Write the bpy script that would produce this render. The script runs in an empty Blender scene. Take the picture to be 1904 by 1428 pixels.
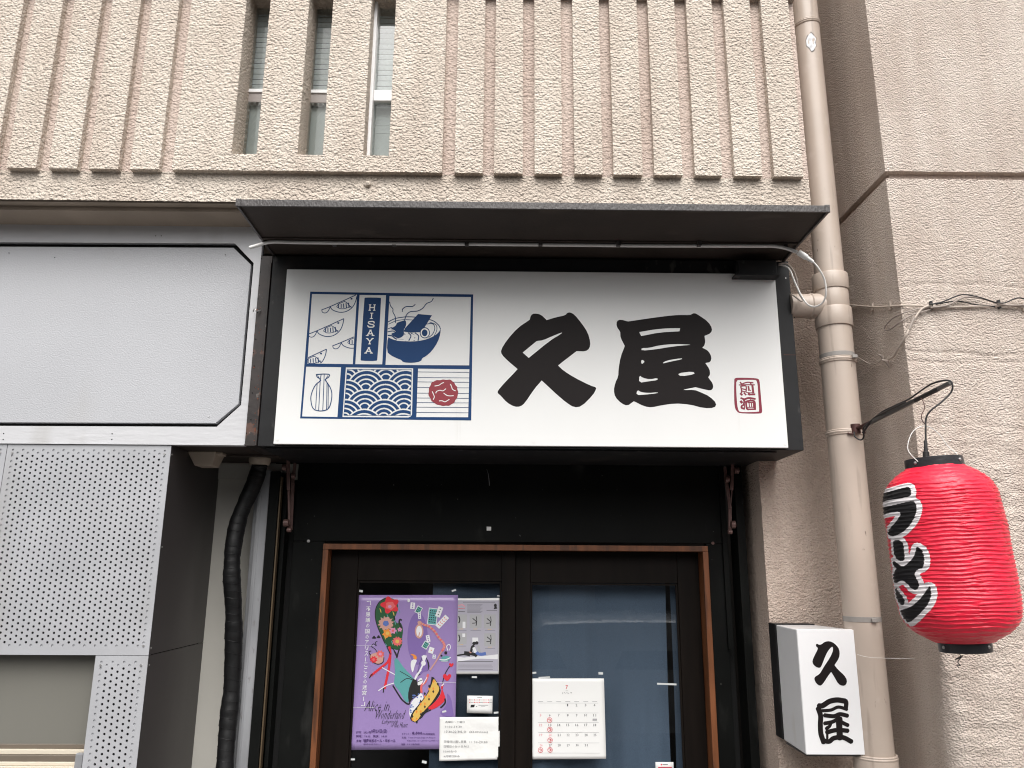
import bpy, math, random
import numpy as np
from mathutils import Vector, Matrix
from mathutils.geometry import tessellate_polygon
random.seed(4)
sc = bpy.context.scene
R_ = math.radians

# ---------------------------------------------------------------- camera
EYE = Vector((0.0, 0.0, 2.0))
FPX = 1445.5
PITCH, YAW, ROLL = R_(13.494), R_(0.586), R_(0.343)
def cam_axes():
    cy, sy = math.cos(YAW), math.sin(YAW)
    A = Matrix(((cy, -sy, 0), (sy, cy, 0), (0, 0, 1)))
    B = Matrix(((1, 0, 0), (0, 0, -1), (0, 1, 0)))
    cp, sp = math.cos(PITCH), math.sin(PITCH)
    P = Matrix(((1, 0, 0), (0, cp, sp), (0, -sp, cp)))
    cr, sr = math.cos(ROLL), math.sin(ROLL)
    Q = Matrix(((cr, -sr, 0), (sr, cr, 0), (0, 0, 1)))
    return Q @ P @ B @ A
CM = cam_axes()
cd = bpy.data.cameras.new('camera'); cam = bpy.data.objects.new('camera', cd)
sc.collection.objects.link(cam); sc.camera = cam
cd.sensor_width = 36; cd.lens = FPX / 1904 * 36; cd.clip_start = 0.05; cd.clip_end = 500
mw = Matrix((CM[0], -CM[1], -CM[2])).transposed().to_4x4(); mw.translation = EYE
cam.matrix_world = mw

# ---------------------------------------------------------------- light
SUN_EL, SUN_AZ = R_(55), R_(176)      # light comes over the camera's shoulder
w = bpy.data.worlds.new('World'); sc.world = w; w.use_nodes = True
nt = w.node_tree; nt.nodes.clear()
wo = nt.nodes.new('ShaderNodeOutputWorld'); bg = nt.nodes.new('ShaderNodeBackground')
sk = nt.nodes.new('ShaderNodeTexSky'); sk.sky_type = 'NISHITA'; sk.sun_disc = False
sk.sun_elevation = SUN_EL; sk.sun_rotation = SUN_AZ
sk.air_density = 1.0; sk.dust_density = 6.0; sk.ozone_density = 1.0
hs = nt.nodes.new('ShaderNodeHueSaturation'); hs.inputs['Saturation'].default_value = 0.12
nt.links.new(sk.outputs[0], hs.inputs['Color']); nt.links.new(hs.outputs[0], bg.inputs[0])
bg.inputs[1].default_value = 0.12
nt.links.new(bg.outputs[0], wo.inputs[0])
sl = bpy.data.lights.new('sun', 'SUN'); sl.energy = 1.5; sl.angle = R_(70); sl.color = (1.0, 0.965, 0.92)
so = bpy.data.objects.new('sun', sl); sc.collection.objects.link(so)
sdir = Vector((math.sin(SUN_AZ) * math.cos(SUN_EL), math.cos(SUN_AZ) * math.cos(SUN_EL), math.sin(SUN_EL)))
so.rotation_euler = sdir.to_track_quat('Z', 'Y').to_euler(); so.location = (0, 0, 12)
sc.view_settings.view_transform = 'Standard'; sc.view_settings.look = 'None'
sc.view_settings.gamma = 1; sc.view_settings.use_curve_mapping = False
sc.view_settings.exposure = 0.74
try: sc.cycles.filter_width = 1.1
except Exception: pass

# ---------------------------------------------------------------- picture -> place
def ray(px, py):
    c = Vector(((px - 952) / FPX, (py - 714) / FPX, 1.0))
    return (CM.transposed() @ c)
def at(px, py, Y):
    d = ray(px, py); return EYE + d * (Y / d.y)
def atX(px, py, X):
    d = ray(px, py); return EYE + d * (X / d.x)
def atZ(px, py, Z):
    d = ray(px, py); return EYE + d * ((Z - EYE.z) / d.z)
def X(px, py, Y): return at(px, py, Y).x
def Z(px, py, Y): return at(px, py, Y).z

# ---------------------------------------------------------------- materials
MATS = {}
def mat(name, col, rough=0.6, metal=0.0, bump=None, var=None, spec=0.5, coat=0.0, stretch=None):
    """bump=(scale, detail, distance) ; var=(scale, amount) colour variation ; stretch: mapping scale"""
    m = bpy.data.materials.new(name); m.use_nodes = True; MATS[name] = m
    n = m.node_tree.nodes; l = m.node_tree.links
    p = n['Principled BSDF']
    p.inputs['Base Color'].default_value = (*col, 1); p.inputs['Roughness'].default_value = rough
    p.inputs['Metallic'].default_value = metal; p.inputs['Specular IOR Level'].default_value = spec
    p.inputs['Coat Weight'].default_value = coat
    tc = n.new('ShaderNodeTexCoord'); vec = tc.outputs['Object']
    if stretch:
        mp = n.new('ShaderNodeMapping'); mp.inputs['Scale'].default_value = stretch
        l.new(vec, mp.inputs[0]); vec = mp.outputs[0]
    if var:
        t = n.new('ShaderNodeTexNoise'); t.inputs['Scale'].default_value = var[0]; t.inputs['Detail'].default_value = 6
        l.new(vec, t.inputs['Vector'])
        r = n.new('ShaderNodeMapRange'); r.inputs['From Min'].default_value = 0.3; r.inputs['From Max'].default_value = 0.7
        r.inputs['To Min'].default_value = 1 - var[1]; r.inputs['To Max'].default_value = 1 + var[1] * 0.6
        l.new(t.outputs[0], r.inputs[0])
        mx = n.new('ShaderNodeVectorMath'); mx.operation = 'SCALE'; mx.inputs[0].default_value = col
        l.new(r.outputs[0], mx.inputs['Scale']); l.new(mx.outputs[0], p.inputs['Base Color'])
        rr = n.new('ShaderNodeMapRange'); rr.inputs['To Min'].default_value = rough * 0.85; rr.inputs['To Max'].default_value = min(1, rough * 1.2)
        l.new(t.outputs[0], rr.inputs[0]); l.new(rr.outputs[0], p.inputs['Roughness'])
    if bump:
        t = n.new('ShaderNodeTexNoise'); t.inputs['Scale'].default_value = bump[0]; t.inputs['Detail'].default_value = bump[1]
        l.new(vec, t.inputs['Vector'])
        b = n.new('ShaderNodeBump'); b.inputs['Distance'].default_value = bump[2]; b.inputs['Strength'].default_value = 1
        l.new(t.outputs[0], b.inputs['Height']); l.new(b.outputs[0], p.inputs['Normal'])
    return m

def weather(name, items):
    """items: (mapping scale xyz, noise scale, threshold, softness, colour, strength) : marks with their own shape mixed over the paint"""
    m = MATS[name]; n = m.node_tree.nodes; l = m.node_tree.links; p = n['Principled BSDF']; inp = p.inputs['Base Color']
    for mp_, sc_, th, soft, col, st in items:
        tc = n.new('ShaderNodeTexCoord'); mp = n.new('ShaderNodeMapping'); mp.inputs['Scale'].default_value = mp_; mp.inputs['Location'].default_value = (sc_, th*7, st*3)
        t = n.new('ShaderNodeTexNoise'); t.inputs['Scale'].default_value = sc_; t.inputs['Detail'].default_value = 5
        l.new(tc.outputs['Object'], mp.inputs[0]); l.new(mp.outputs[0], t.inputs['Vector'])
        r = n.new('ShaderNodeMapRange'); r.inputs['From Min'].default_value = th; r.inputs['From Max'].default_value = th + soft; r.inputs['To Max'].default_value = st
        l.new(t.outputs[0], r.inputs[0])
        mx = n.new('ShaderNodeMix'); mx.data_type = 'RGBA'; 
        mx.inputs[7].default_value = (*col, 1)
        if inp.is_linked: l.new(inp.links[0].from_socket, mx.inputs[6])
        else: mx.inputs[6].default_value = inp.default_value[:]
        l.new(r.outputs[0], mx.inputs[0]); l.new(mx.outputs[2], inp)

def stucco(name, col, scale, dist, stain=0.10):
    """sprayed lumpy render: cell-like lumps + fine grain, faint water stains"""
    m = bpy.data.materials.new(name); m.use_nodes = True; MATS[name] = m
    n = m.node_tree.nodes; l = m.node_tree.links; p = n['Principled BSDF']
    p.inputs['Roughness'].default_value = 0.8; p.inputs['Specular IOR Level'].default_value = 0.3
    tc = n.new('ShaderNodeTexCoord'); vec = tc.outputs['Object']
    mp = n.new('ShaderNodeMapping'); mp.inputs['Scale'].default_value = (0.88, 1, 1.08); l.new(vec, mp.inputs[0])
    wn = n.new('ShaderNodeTexNoise'); wn.inputs['Scale'].default_value = scale * .9; wn.inputs['Detail'].default_value = 2; l.new(mp.outputs[0], wn.inputs['Vector'])
    ws = n.new('ShaderNodeVectorMath'); ws.operation = 'SCALE'; ws.inputs['Scale'].default_value = 0.9 / scale; l.new(wn.outputs['Color'], ws.inputs[0])
    wa = n.new('ShaderNodeVectorMath'); wa.operation = 'ADD'; l.new(mp.outputs[0], wa.inputs[0]); l.new(ws.outputs[0], wa.inputs[1])
    a = n.new('ShaderNodeTexVoronoi'); a.feature = 'SMOOTH_F1'; a.inputs['Scale'].default_value = scale; a.inputs['Smoothness'].default_value = 0.35
    l.new(wa.outputs[0], a.inputs['Vector'])
    inv = n.new('ShaderNodeMath'); inv.operation = 'MULTIPLY'; inv.inputs[1].default_value = -1.0; l.new(a.outputs['Distance'], inv.inputs[0])
    b2 = n.new('ShaderNodeTexNoise'); b2.inputs['Scale'].default_value = scale * 1.7; b2.inputs['Detail'].default_value = 3; b2.inputs['Roughness'].default_value = .6
    l.new(mp.outputs[0], b2.inputs['Vector'])
    b3 = n.new('ShaderNodeTexNoise'); b3.inputs['Scale'].default_value = scale * .45; b3.inputs['Detail'].default_value = 2; l.new(mp.outputs[0], b3.inputs['Vector'])
    m0 = n.new('ShaderNodeMath'); m0.operation = 'MULTIPLY_ADD'; m0.inputs[1].default_value = 0.9; l.new(b3.outputs[0], m0.inputs[0]); l.new(inv.outputs[0], m0.inputs[2])
    mx = n.new('ShaderNodeMath'); mx.operation = 'MULTIPLY_ADD'; mx.inputs[1].default_value = 0.8
    l.new(b2.outputs[0], mx.inputs[0]); l.new(m0.outputs[0], mx.inputs[2])
    bp = n.new('ShaderNodeBump'); bp.inputs['Distance'].default_value = dist
    l.new(mx.outputs[0], bp.inputs['Height']); l.new(bp.outputs[0], p.inputs['Normal'])
    # stains: soft large patches and vertical runs
    s1 = n.new('ShaderNodeTexNoise'); s1.inputs['Scale'].default_value = 2.3; s1.inputs['Detail'].default_value = 7; l.new(vec, s1.inputs['Vector'])
    mp2 = n.new('ShaderNodeMapping'); mp2.inputs['Scale'].default_value = (9, 9, 1.1); l.new(vec, mp2.inputs[0])
    s2 = n.new('ShaderNodeTexNoise'); s2.inputs['Scale'].default_value = 1.6; s2.inputs['Detail'].default_value = 5; l.new(mp2.outputs[0], s2.inputs['Vector'])
    ad = n.new('ShaderNodeMath'); ad.operation = 'ADD'; l.new(s1.outputs[0], ad.inputs[0]); l.new(s2.outputs[0], ad.inputs[1])
    rm = n.new('ShaderNodeValToRGB'); rm.color_ramp.elements[0].position = 0.40; rm.color_ramp.elements[1].position = 0.60
    half = n.new('ShaderNodeMath'); half.operation = 'MULTIPLY'; half.inputs[1].default_value = 0.5
    l.new(ad.outputs[0], half.inputs[0]); l.new(half.outputs[0], rm.inputs[0])
    d = (col[0] * (1 - stain * .8), col[1] * (1 - stain), col[2] * (1 - stain * 1.1))
    rm.color_ramp.elements[0].color = (*d, 1); rm.color_ramp.elements[1].color = (*col, 1)
    # tiny dark specks: dirt, plus the shade of pits put into the colour
    s3 = n.new('ShaderNodeTexNoise'); s3.inputs['Scale'].default_value = 260; s3.inputs['Detail'].default_value = 2; l.new(vec, s3.inputs['Vector'])
    r3 = n.new('ShaderNodeMapRange'); r3.inputs['From Min'].default_value = 0.28; r3.inputs['From Max'].default_value = 0.5; r3.inputs['To Min'].default_value = 0.80; r3.inputs['To Max'].default_value = 1.0
    l.new(s3.outputs[0], r3.inputs[0])
    sc_ = n.new('ShaderNodeVectorMath'); sc_.operation = 'SCALE'; l.new(rm.outputs[0], sc_.inputs[0]); l.new(r3.outputs[0], sc_.inputs['Scale'])
    l.new(sc_.outputs[0], p.inputs['Base Color'])
    return m

def glass(name, tint=(0.9, 0.93, 0.95), rough=0.0, boost=1.0):
    m = bpy.data.materials.new(name); m.use_nodes = True; MATS[name] = m
    n = m.node_tree.nodes; l = m.node_tree.links; n.remove(n['Principled BSDF'])
    o = n['Material Output']; tr = n.new('ShaderNodeBsdfTransparent'); tr.inputs[0].default_value = (*tint, 1)
    gl = n.new('ShaderNodeBsdfGlossy'); gl.inputs['Roughness'].default_value = rough
    fr = n.new('ShaderNodeFresnel'); fr.inputs[0].default_value = 1.52
    k = n.new('ShaderNodeMath'); k.operation = 'MULTIPLY'; k.inputs[1].default_value = boost; k.use_clamp = True
    mx = n.new('ShaderNodeMixShader'); l.new(fr.outputs[0], k.inputs[0]); l.new(k.outputs[0], mx.inputs[0])
    l.new(tr.outputs[0], mx.inputs[1]); l.new(gl.outputs[0], mx.inputs[2]); l.new(mx.outputs[0], o.inputs[0])
    return m

stucco('stucco_front', (0.69, 0.608, 0.522), 104, 0.0080, 0.15)
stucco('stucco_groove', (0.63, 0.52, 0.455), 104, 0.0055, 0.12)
stucco('stucco_pier', (0.70, 0.605, 0.53), 165, 0.0068, 0.17)
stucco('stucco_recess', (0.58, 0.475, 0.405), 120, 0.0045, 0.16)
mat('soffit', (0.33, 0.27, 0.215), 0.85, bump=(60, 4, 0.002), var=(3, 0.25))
mat('pipe', (0.50, 0.415, 0.35), 0.42, var=(4, 0.08), bump=(25, 3, 0.0006), coat=0.15)
mat('pipe_grey', (0.30, 0.28, 0.26), 0.5, var=(30, 0.15))
mat('paint_scar', (0.75, 0.76, 0.78), 0.6, var=(60, 0.3))
mat('scar_edge', (0.12, 0.10, 0.09), 0.8)
mat('white_panel', (0.80, 0.80, 0.785), 0.3, var=(1.5, 0.045), stretch=(1,1,.5))
mat('black_metal', (0.011, 0.011, 0.012), 0.5, spec=.3, var=(9, 0.35), bump=(30, 4, 0.0005))
mat('brown_steel', (0.030, 0.022, 0.020), 0.5, var=(14, 0.6), bump=(50, 4, 0.0008))
mat('rust', (0.16, 0.05, 0.025), 0.8, var=(60, 0.4))
mat('canopy_dark', (0.042, 0.032, 0.027), 0.6, spec=.22, var=(5, 0.25), bump=(90, 3, 0.0006))
mat('canopy_edge', (0.055, 0.048, 0.047), 0.38, var=(25, 0.25), bump=(170, 3, 0.0022), stretch=(1, 1, .5))
mat('tube_white', (0.70, 0.69, 0.67), 0.3)
mat('plug_white', (0.82, 0.82, 0.80), 0.4)
mat('cable_white', (0.72, 0.70, 0.67), 0.45)
mat('cable_grey', (0.32, 0.27, 0.235), 0.6)
mat('cable_beige', (0.47, 0.40, 0.34), 0.6)
mat('cable_black', (0.014, 0.012, 0.012), 0.5)
mat('silver_board', (0.445, 0.45, 0.47), 0.5, metal=0.1, var=(1.3, 0.07), bump=(170, 4, 0.0011), stretch=(1, 1, 1.3))
mat('silver_frame', (0.57, 0.57, 0.585), 0.45, metal=0.1, var=(2.2, 0.08), bump=(35, 5, 0.0012), stretch=(.3, 1, 1.5))
mat('silver_sheet', (0.42, 0.425, 0.445), 0.40, metal=0.12, var=(5, 0.08), bump=(12, 2, 0.001))
mat('dark_void', (0.004, 0.004, 0.004), 0.9)
mat('charcoal', (0.052, 0.046, 0.045), 0.40, var=(2, 0.10))
mat('galvanised', (0.34, 0.345, 0.36), 0.5, metal=0.3, var=(14, 0.25), stretch=(1, 1, .2))
mat('white_wall', (0.55, 0.53, 0.48), 0.7, var=(3, 0.08))
mat('hose_black', (0.007, 0.007, 0.0075), 0.5, var=(20, 0.3), bump=(60, 3, 0.0006), spec=.35)
mat('door_black', (0.0055, 0.0060, 0.0055), 0.5, spec=.12, var=(4, 0.4), bump=(20, 4, 0.0004))
mat('door_wood', (0.0065, 0.0042, 0.003), 0.5, spec=.13, var=(8, 0.4), stretch=(3, 3, .3))
mat('orange_wood', (0.175, 0.060, 0.021), 0.42, var=(10, 0.35), stretch=(4, 4, .4), coat=0.2)
mat('gold_edge', (0.14, 0.10, 0.06), 0.4, metal=0.4)
mat('bracket', (0.15, 0.085, 0.075), 0.42, metal=0.2, var=(40, 0.2))
mat('beige_plastic', (0.42, 0.35, 0.28), 0.5)
mat('alu_white', (0.88, 0.88, 0.88), 0.35)
mat('alu_mauve', (0.33, 0.29, 0.27), 0.4)
mat('blind', (0.82, 0.83, 0.82), 0.5)
mat('blind_gap', (0.10, 0.10, 0.10), 0.8)
mat('wire_mesh', (0.50, 0.50, 0.47), 0.5)
mat('frosted', (0.17, 0.165, 0.145), 0.32, var=(3, 0.06))
mat('frosted_up', (0.55, 0.57, 0.54), 0.3, var=(4, 0.08))
mat('sill', (0.58, 0.52, 0.42), 0.6, bump=(60, 3, .001))
mat('sash_brown', (0.14, 0.115, 0.09), 0.4, bump=(80, 3, .001))
mat('curtain', (0.085, 0.118, 0.16), 0.9, var=(300, 0.2), bump=(500, 2, .0006))
mat('interior', (0.02, 0.017, 0.014), 0.8)
mat('paper', (0.78, 0.78, 0.76), 0.6, bump=(14, 3, .004))
mat('paper_flat', (0.78, 0.78, 0.765), 0.6)
mat('leaflet', (0.40, 0.385, 0.45), 0.35)
mat('ink', (0.012, 0.011, 0.012), 0.5)
mat('ink_grey', (0.13, 0.13, 0.14), 0.6)
mat('ink_light', (0.38, 0.38, 0.39), 0.6)
mat('ink_red', (0.62, 0.03, 0.05), 0.6)
mat('ink_pink', (0.75, 0.28, 0.32), 0.6)
mat('sign_black', (0.013, 0.010, 0.010), 0.55, spec=.15)
mat('sign_blue', (0.009, 0.048, 0.15), 0.5, spec=.2)
mat('sign_red', (0.26, 0.014, 0.028), 0.4)
mat('sign_maroon', (0.22, 0.010, 0.035), 0.4)
mat('purple', (0.305, 0.215, 0.455), 0.32, coat=0.3)
mat('purple_dark', (0.20, 0.13, 0.36), 0.4)
mat('purple_text', (0.07, 0.03, 0.14), 0.5)
mat('p_teal', (0.10, 0.33, 0.33), 0.4); mat('p_green', (0.02, 0.09, 0.035), 0.4)
mat('p_red', (0.65, 0.03, 0.045), 0.4); mat('p_coral', (0.68, 0.13, 0.13), 0.4)
mat('p_pink', (0.62, 0.25, 0.42), 0.4); mat('p_orange', (0.72, 0.25, 0.04), 0.4)
mat('p_yellow', (0.66, 0.43, 0.10), 0.4); mat('p_white', (0.72, 0.72, 0.74), 0.4)
mat('p_blue', (0.10, 0.16, 0.42), 0.4); mat('p_peach', (0.55, 0.30, 0.25), 0.4)
mat('box_white', (0.84, 0.84, 0.845), 0.28, coat=0.3)
mat('lantern_red', (0.76, 0.016, 0.048), 0.36, bump=(60, 3, .0018), spec=0.5, var=(9, 0.08), stretch=(1, 1, 2.2))
mat('lantern_black', (0.011, 0.010, 0.011), 0.5, spec=.3)
mat('lantern_white', (0.78, 0.74, 0.75), 0.45)
mat('cap_black', (0.020, 0.020, 0.023), 0.33, bump=(120, 3, .0006))
mat('steel', (0.55, 0.54, 0.53), 0.35, metal=0.8)
mat('arm_rust', (0.07, 0.022, 0.018), 0.6, var=(40, 0.4))
mat('arm_steel', (0.10, 0.095, 0.09), 0.45, metal=0.3)
mat('tape', (0.62, 0.64, 0.64), 0.25, spec=0.7)
mat('asphalt', (0.05, 0.05, 0.052), 0.6, bump=(80, 4, .004), var=(2, .2))
mat('pavement', (0.20, 0.19, 0.18), 0.6, bump=(40, 4, .003), var=(3, .15))
mat('opp_wall', (0.22, 0.20, 0.18), 0.8, var=(1, .15))
mat('opp_dark', (0.03, 0.035, 0.04), 0.3)
mat('opp_green', (0.03, 0.16, 0.08), 0.5)
mat('van_paint', (0.34, 0.37, 0.40), 0.25, coat=0.6)
mat('rubber', (0.02, 0.02, 0.02), 0.7)
glass('door_glass', (0.86, 0.89, 0.92), 0.0, 1.3)
glass('upper_glass', (0.88, 0.92, 0.92), 0.02, 0.6)

weather('pipe', [((6, 6, .5), 6, .60, .10, (.30, .24, .20), .5), ((1, 1, .35), 55, .70, .03, (.16, .12, .10), .8), ((1, 1, 1), 14, .62, .12, (.60, .52, .46), .5)])
weather('black_metal', [((1, 1, .5), 22, .64, .08, (.09, .085, .08), .55), ((1, 1, 1), 6, .60, .15, (.05, .04, .035), .5)])
weather('brown_steel', [((1, 1, 1), 16, .62, .04, (.13, .06, .04), .6), ((1, 1, 1), 30, .66, .03, (.16, .15, .14), .6)])
weather('canopy_dark', [((.4, 1, 1), 12, .62, .10, (.08, .065, .055), .5)])
weather('canopy_edge', [((9, 1, .4), 14, .60, .08, (.12, .11, .105), .35)])
weather('silver_board', [((1, 1, .25), 4, .60, .15, (.40, .39, .38), .45), ((1, 1, 1), 60, .76, .02, (.15, .14, .13), .8)])
weather('silver_frame', [((1, 1, .3), 6, .58, .15, (.40, .39, .37), .5)])
weather('silver_sheet', [((1, 1, .3), 5, .58, .15, (.34, .33, .32), .45)])
weather('white_panel', [((5, 1, .25), 5, .66, .12, (.62, .60, .55), .35)])
weather('box_white', [((1, 1, .3), 8, .64, .12, (.62, .58, .50), .35)])
weather('galvanised', [((1, 1, .4), 60, .64, .06, (.18, .17, .16), .5)])
weather('door_black', [((1, 1, .3), 9, .62, .1, (.03, .03, .028), .6), ((1, 1, 1), 70, .74, .02, (.12, .12, .11), .8)])
weather('charcoal', [((1, 1, .4), 4, .58, .15, (.075, .068, .066), .5)])
weather('orange_wood', [((3, 3, .4), 9, .56, .08, (.05, .022, .012), .7)])

# ---------------------------------------------------------------- objects
def tag(o, label=None, cat=None, group=None, kind=None):
    if label: o['label'] = label
    if cat: o['category'] = cat
    if group: o['group'] = group
    if kind: o['kind'] = kind
    return o
def thing(name, loc, label, cat, group=None):
    o = bpy.data.objects.new(name, None); sc.collection.objects.link(o); o.location = loc
    o.empty_display_size = 0.1
    return tag(o, label, cat, group)
def wloc(o):
    v = Vector((0, 0, 0))
    while o is not None: v = v + Vector(o.location); o = o.parent
    return v

class MB:
    def __init__(s): s.v = []; s.f = []; s.sm = False
    def quad(s, a, b, c, d):
        i = len(s.v); s.v += [tuple(a), tuple(b), tuple(c), tuple(d)]; s.f.append((i, i+1, i+2, i+3)); return s
    def box(s, x0, x1, y0, y1, z0, z1):
        if x1 < x0: x0, x1 = x1, x0
        if y1 < y0: y0, y1 = y1, y0
        if z1 < z0: z0, z1 = z1, z0
        i = len(s.v)
        s.v += [(x0,y0,z0),(x1,y0,z0),(x1,y1,z0),(x0,y1,z0),(x0,y0,z1),(x1,y0,z1),(x1,y1,z1),(x0,y1,z1)]
        for q in ((0,3,2,1),(4,5,6,7),(0,1,5,4),(1,2,6,5),(2,3,7,6),(3,0,4,7)): s.f.append(tuple(i+k for k in q))
        return s
    def hexa(s, front, back):
        """front, back: four points each, same order (closed solid)"""
        i = len(s.v); s.v += [tuple(p) for p in front] + [tuple(p) for p in back]
        s.f += [(i, i+1, i+2, i+3), (i+7, i+6, i+5, i+4)]
        for k in range(4):
            j = (k + 1) % 4; s.f.append((i+k, i+4+k, i+4+j, i+j))
        return s
    def bar(s, a, b, w_, t, up=Vector((0, 1, 0))):
        """flat bar from a to b, width w_ across, thickness t along 'up'"""
        a, b = Vector(a), Vector(b); d = (b - a).normalized(); sd = d.cross(up)
        if sd.length < 1e-4: sd = d.cross(Vector((1, 0, 0)))
        sd.normalize(); u = sd.cross(d).normalized()
        q = lambda c: [c - sd*w_/2 - u*t/2, c + sd*w_/2 - u*t/2, c + sd*w_/2 + u*t/2, c - sd*w_/2 + u*t/2]
        return s.hexa(q(a), q(b))
    def tube(s, path, r, n=12, caps=True):
        path = [Vector(p) for p in path]; rr = r if hasattr(r, '__len__') else [r] * len(path)
        base = len(s.v); up = None
        for k, p in enumerate(path):
            d = path[min(k+1, len(path)-1)] - path[max(k-1, 0)]
            if d.length < 1e-7: d = path[-1] - path[0]
            d.normalize()
            if up is None: up = d.orthogonal().normalized()
            up = (up - d * up.dot(d)).normalized(); sd = d.cross(up)
            for j in range(n):
                a = 2*math.pi*j/n; s.v.append(tuple(p + (up*math.cos(a) + sd*math.sin(a)) * rr[k]))
        for k in range(len(path)-1):
            for j in range(n):
                a = base + k*n + j; b = base + k*n + (j+1) % n
                s.f.append((a, b, b+n, a+n))
        if caps:
            s.f.append(tuple(base + j for j in range(n))[::-1]); s.f.append(tuple(base + (len(path)-1)*n + j for j in range(n)))
        s.sm = True; return s
    def cyl(s, c, axis, r, h, n=24):
        c, axis = Vector(c), Vector(axis).normalized(); return s.tube([c, c + axis*h], r, n)
    def prism(s, pts, depth):
        """closed polygon of 3-D points facing -Y, pushed back by depth; pts may be [outer, hole, ...]"""
        loops = pts if hasattr(pts[0][0], '__len__') else [pts]
        loops = [[Vector(p) for p in L] for L in loops]
        flat = [p for L in loops for p in L]; i = len(s.v); n = len(flat)
        s.v += [tuple(p) for p in flat] + [(p.x, p.y + depth, p.z) for p in flat]
        for t in tessellate_polygon([[Vector((p.x, p.z, 0)) for p in L] for L in loops]):
            s.f.append(tuple(i + k for k in t)); s.f.append(tuple(i + n + k for k in t)[::-1])
        o = 0
        for L in loops:
            for k in range(len(L)):
                a, b = o + k, o + (k+1) % len(L); s.f.append((i+a, i+b, i+n+b, i+n+a))
            o += len(L)
        return s
    def build(s, name, m, parent=None, bevel=0, smooth=None, label=None):
        off = wloc(parent) if parent else Vector((0, 0, 0))
        me = bpy.data.meshes.new(name)
        v = np.array(s.v, dtype=float).reshape(-1, 3) - np.array(off)
        me.from_pydata(v.tolist(), [], s.f); me.materials.append(MATS[m]); me.update()
        import bmesh
        bm = bmesh.new(); bm.from_mesh(me); bmesh.ops.recalc_face_normals(bm, faces=bm.faces); bm.to_mesh(me); bm.free()
        if smooth if smooth is not None else s.sm:
            me.shade_smooth()
            try: me.set_sharp_from_angle(angle=R_(40))
            except Exception: pass
        o = bpy.data.objects.new(name, me); sc.collection.objects.link(o); o.parent = parent
        if bevel:
            b = o.modifiers.new('bevel', 'BEVEL'); b.width = bevel; b.segments = 2; b.limit_method = 'ANGLE'; b.angle_limit = R_(40)
        if label: o['label'] = label
        return o
def solo(mb, name, m, loc, label, cat, group=None, bevel=0, smooth=None, kind=None):
    """a thing that is one mesh, its origin at loc"""
    loc = Vector(loc); mb.v = [(p[0]-loc.x, p[1]-loc.y, p[2]-loc.z) for p in mb.v]
    o = mb.build(name, m, None, bevel, smooth); o.location = loc
    return tag(o, label, cat, group, kind)
def catmull(pts, n=8, closed=False):
    P = [Vector(p) for p in pts]; out = []; N = len(P)
    rng = range(N) if closed else range(N-1)
    for i in rng:
        g = lambda k: P[k % N] if closed else P[max(0, min(N-1, k))]
        p0, p1, p2, p3 = g(i-1), g(i), g(i+1), g(i+2)
        for k in range(n):
            t = k/n; t2 = t*t; t3 = t2*t
            out.append(0.5*((2*p1) + (p2-p0)*t + (2*p0-5*p1+4*p2-p3)*t2 + (3*p1-p0-3*p2+p3)*t3))
    if not closed: out.append(P[-1])
    return out

# ---- value noise for real surface relief
def _hash(ix, iy, iz, seed):
    h = (ix * 374761393 + iy * 668265263 + iz * 2147483647 + seed * 974711) & 0xffffffff
    h = ((h ^ (h >> 13)) * 1274126177) & 0xffffffff
    return ((h ^ (h >> 16)) & 0xffff) / 32767.5 - 1.0
def vnoise(p, freq, seed=0):
    q = p * freq; i = np.floor(q).astype(np.int64); f = q - i; f = f*f*(3-2*f)
    r = 0
    for dx in (0, 1):
        for dy in (0, 1):
            for dz in (0, 1):
                wgt = (f[:,0] if dx else 1-f[:,0]) * (f[:,1] if dy else 1-f[:,1]) * (f[:,2] if dz else 1-f[:,2])
                r = r + wgt * _hash(i[:,0]+dx, i[:,1]+dy, i[:,2]+dz, seed)
    return r
def relief(p, amp, freq):
    s = (p @ np.array([[.8,.36,.48],[-.6,.48,.64],[0,-.8,.6]])) * np.array([.95,1,1.05])
    d = np.stack([vnoise(s, freq, 11) + .5*vnoise(s, freq*2.1, 12), vnoise(s, freq, 21) + .55*vnoise(s, freq*2.1, 22),
                  vnoise(s, freq, 31) + .5*vnoise(s, freq*2.1, 32)], 1)
    return p + d * amp * np.array([.8, 1, .8])
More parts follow.
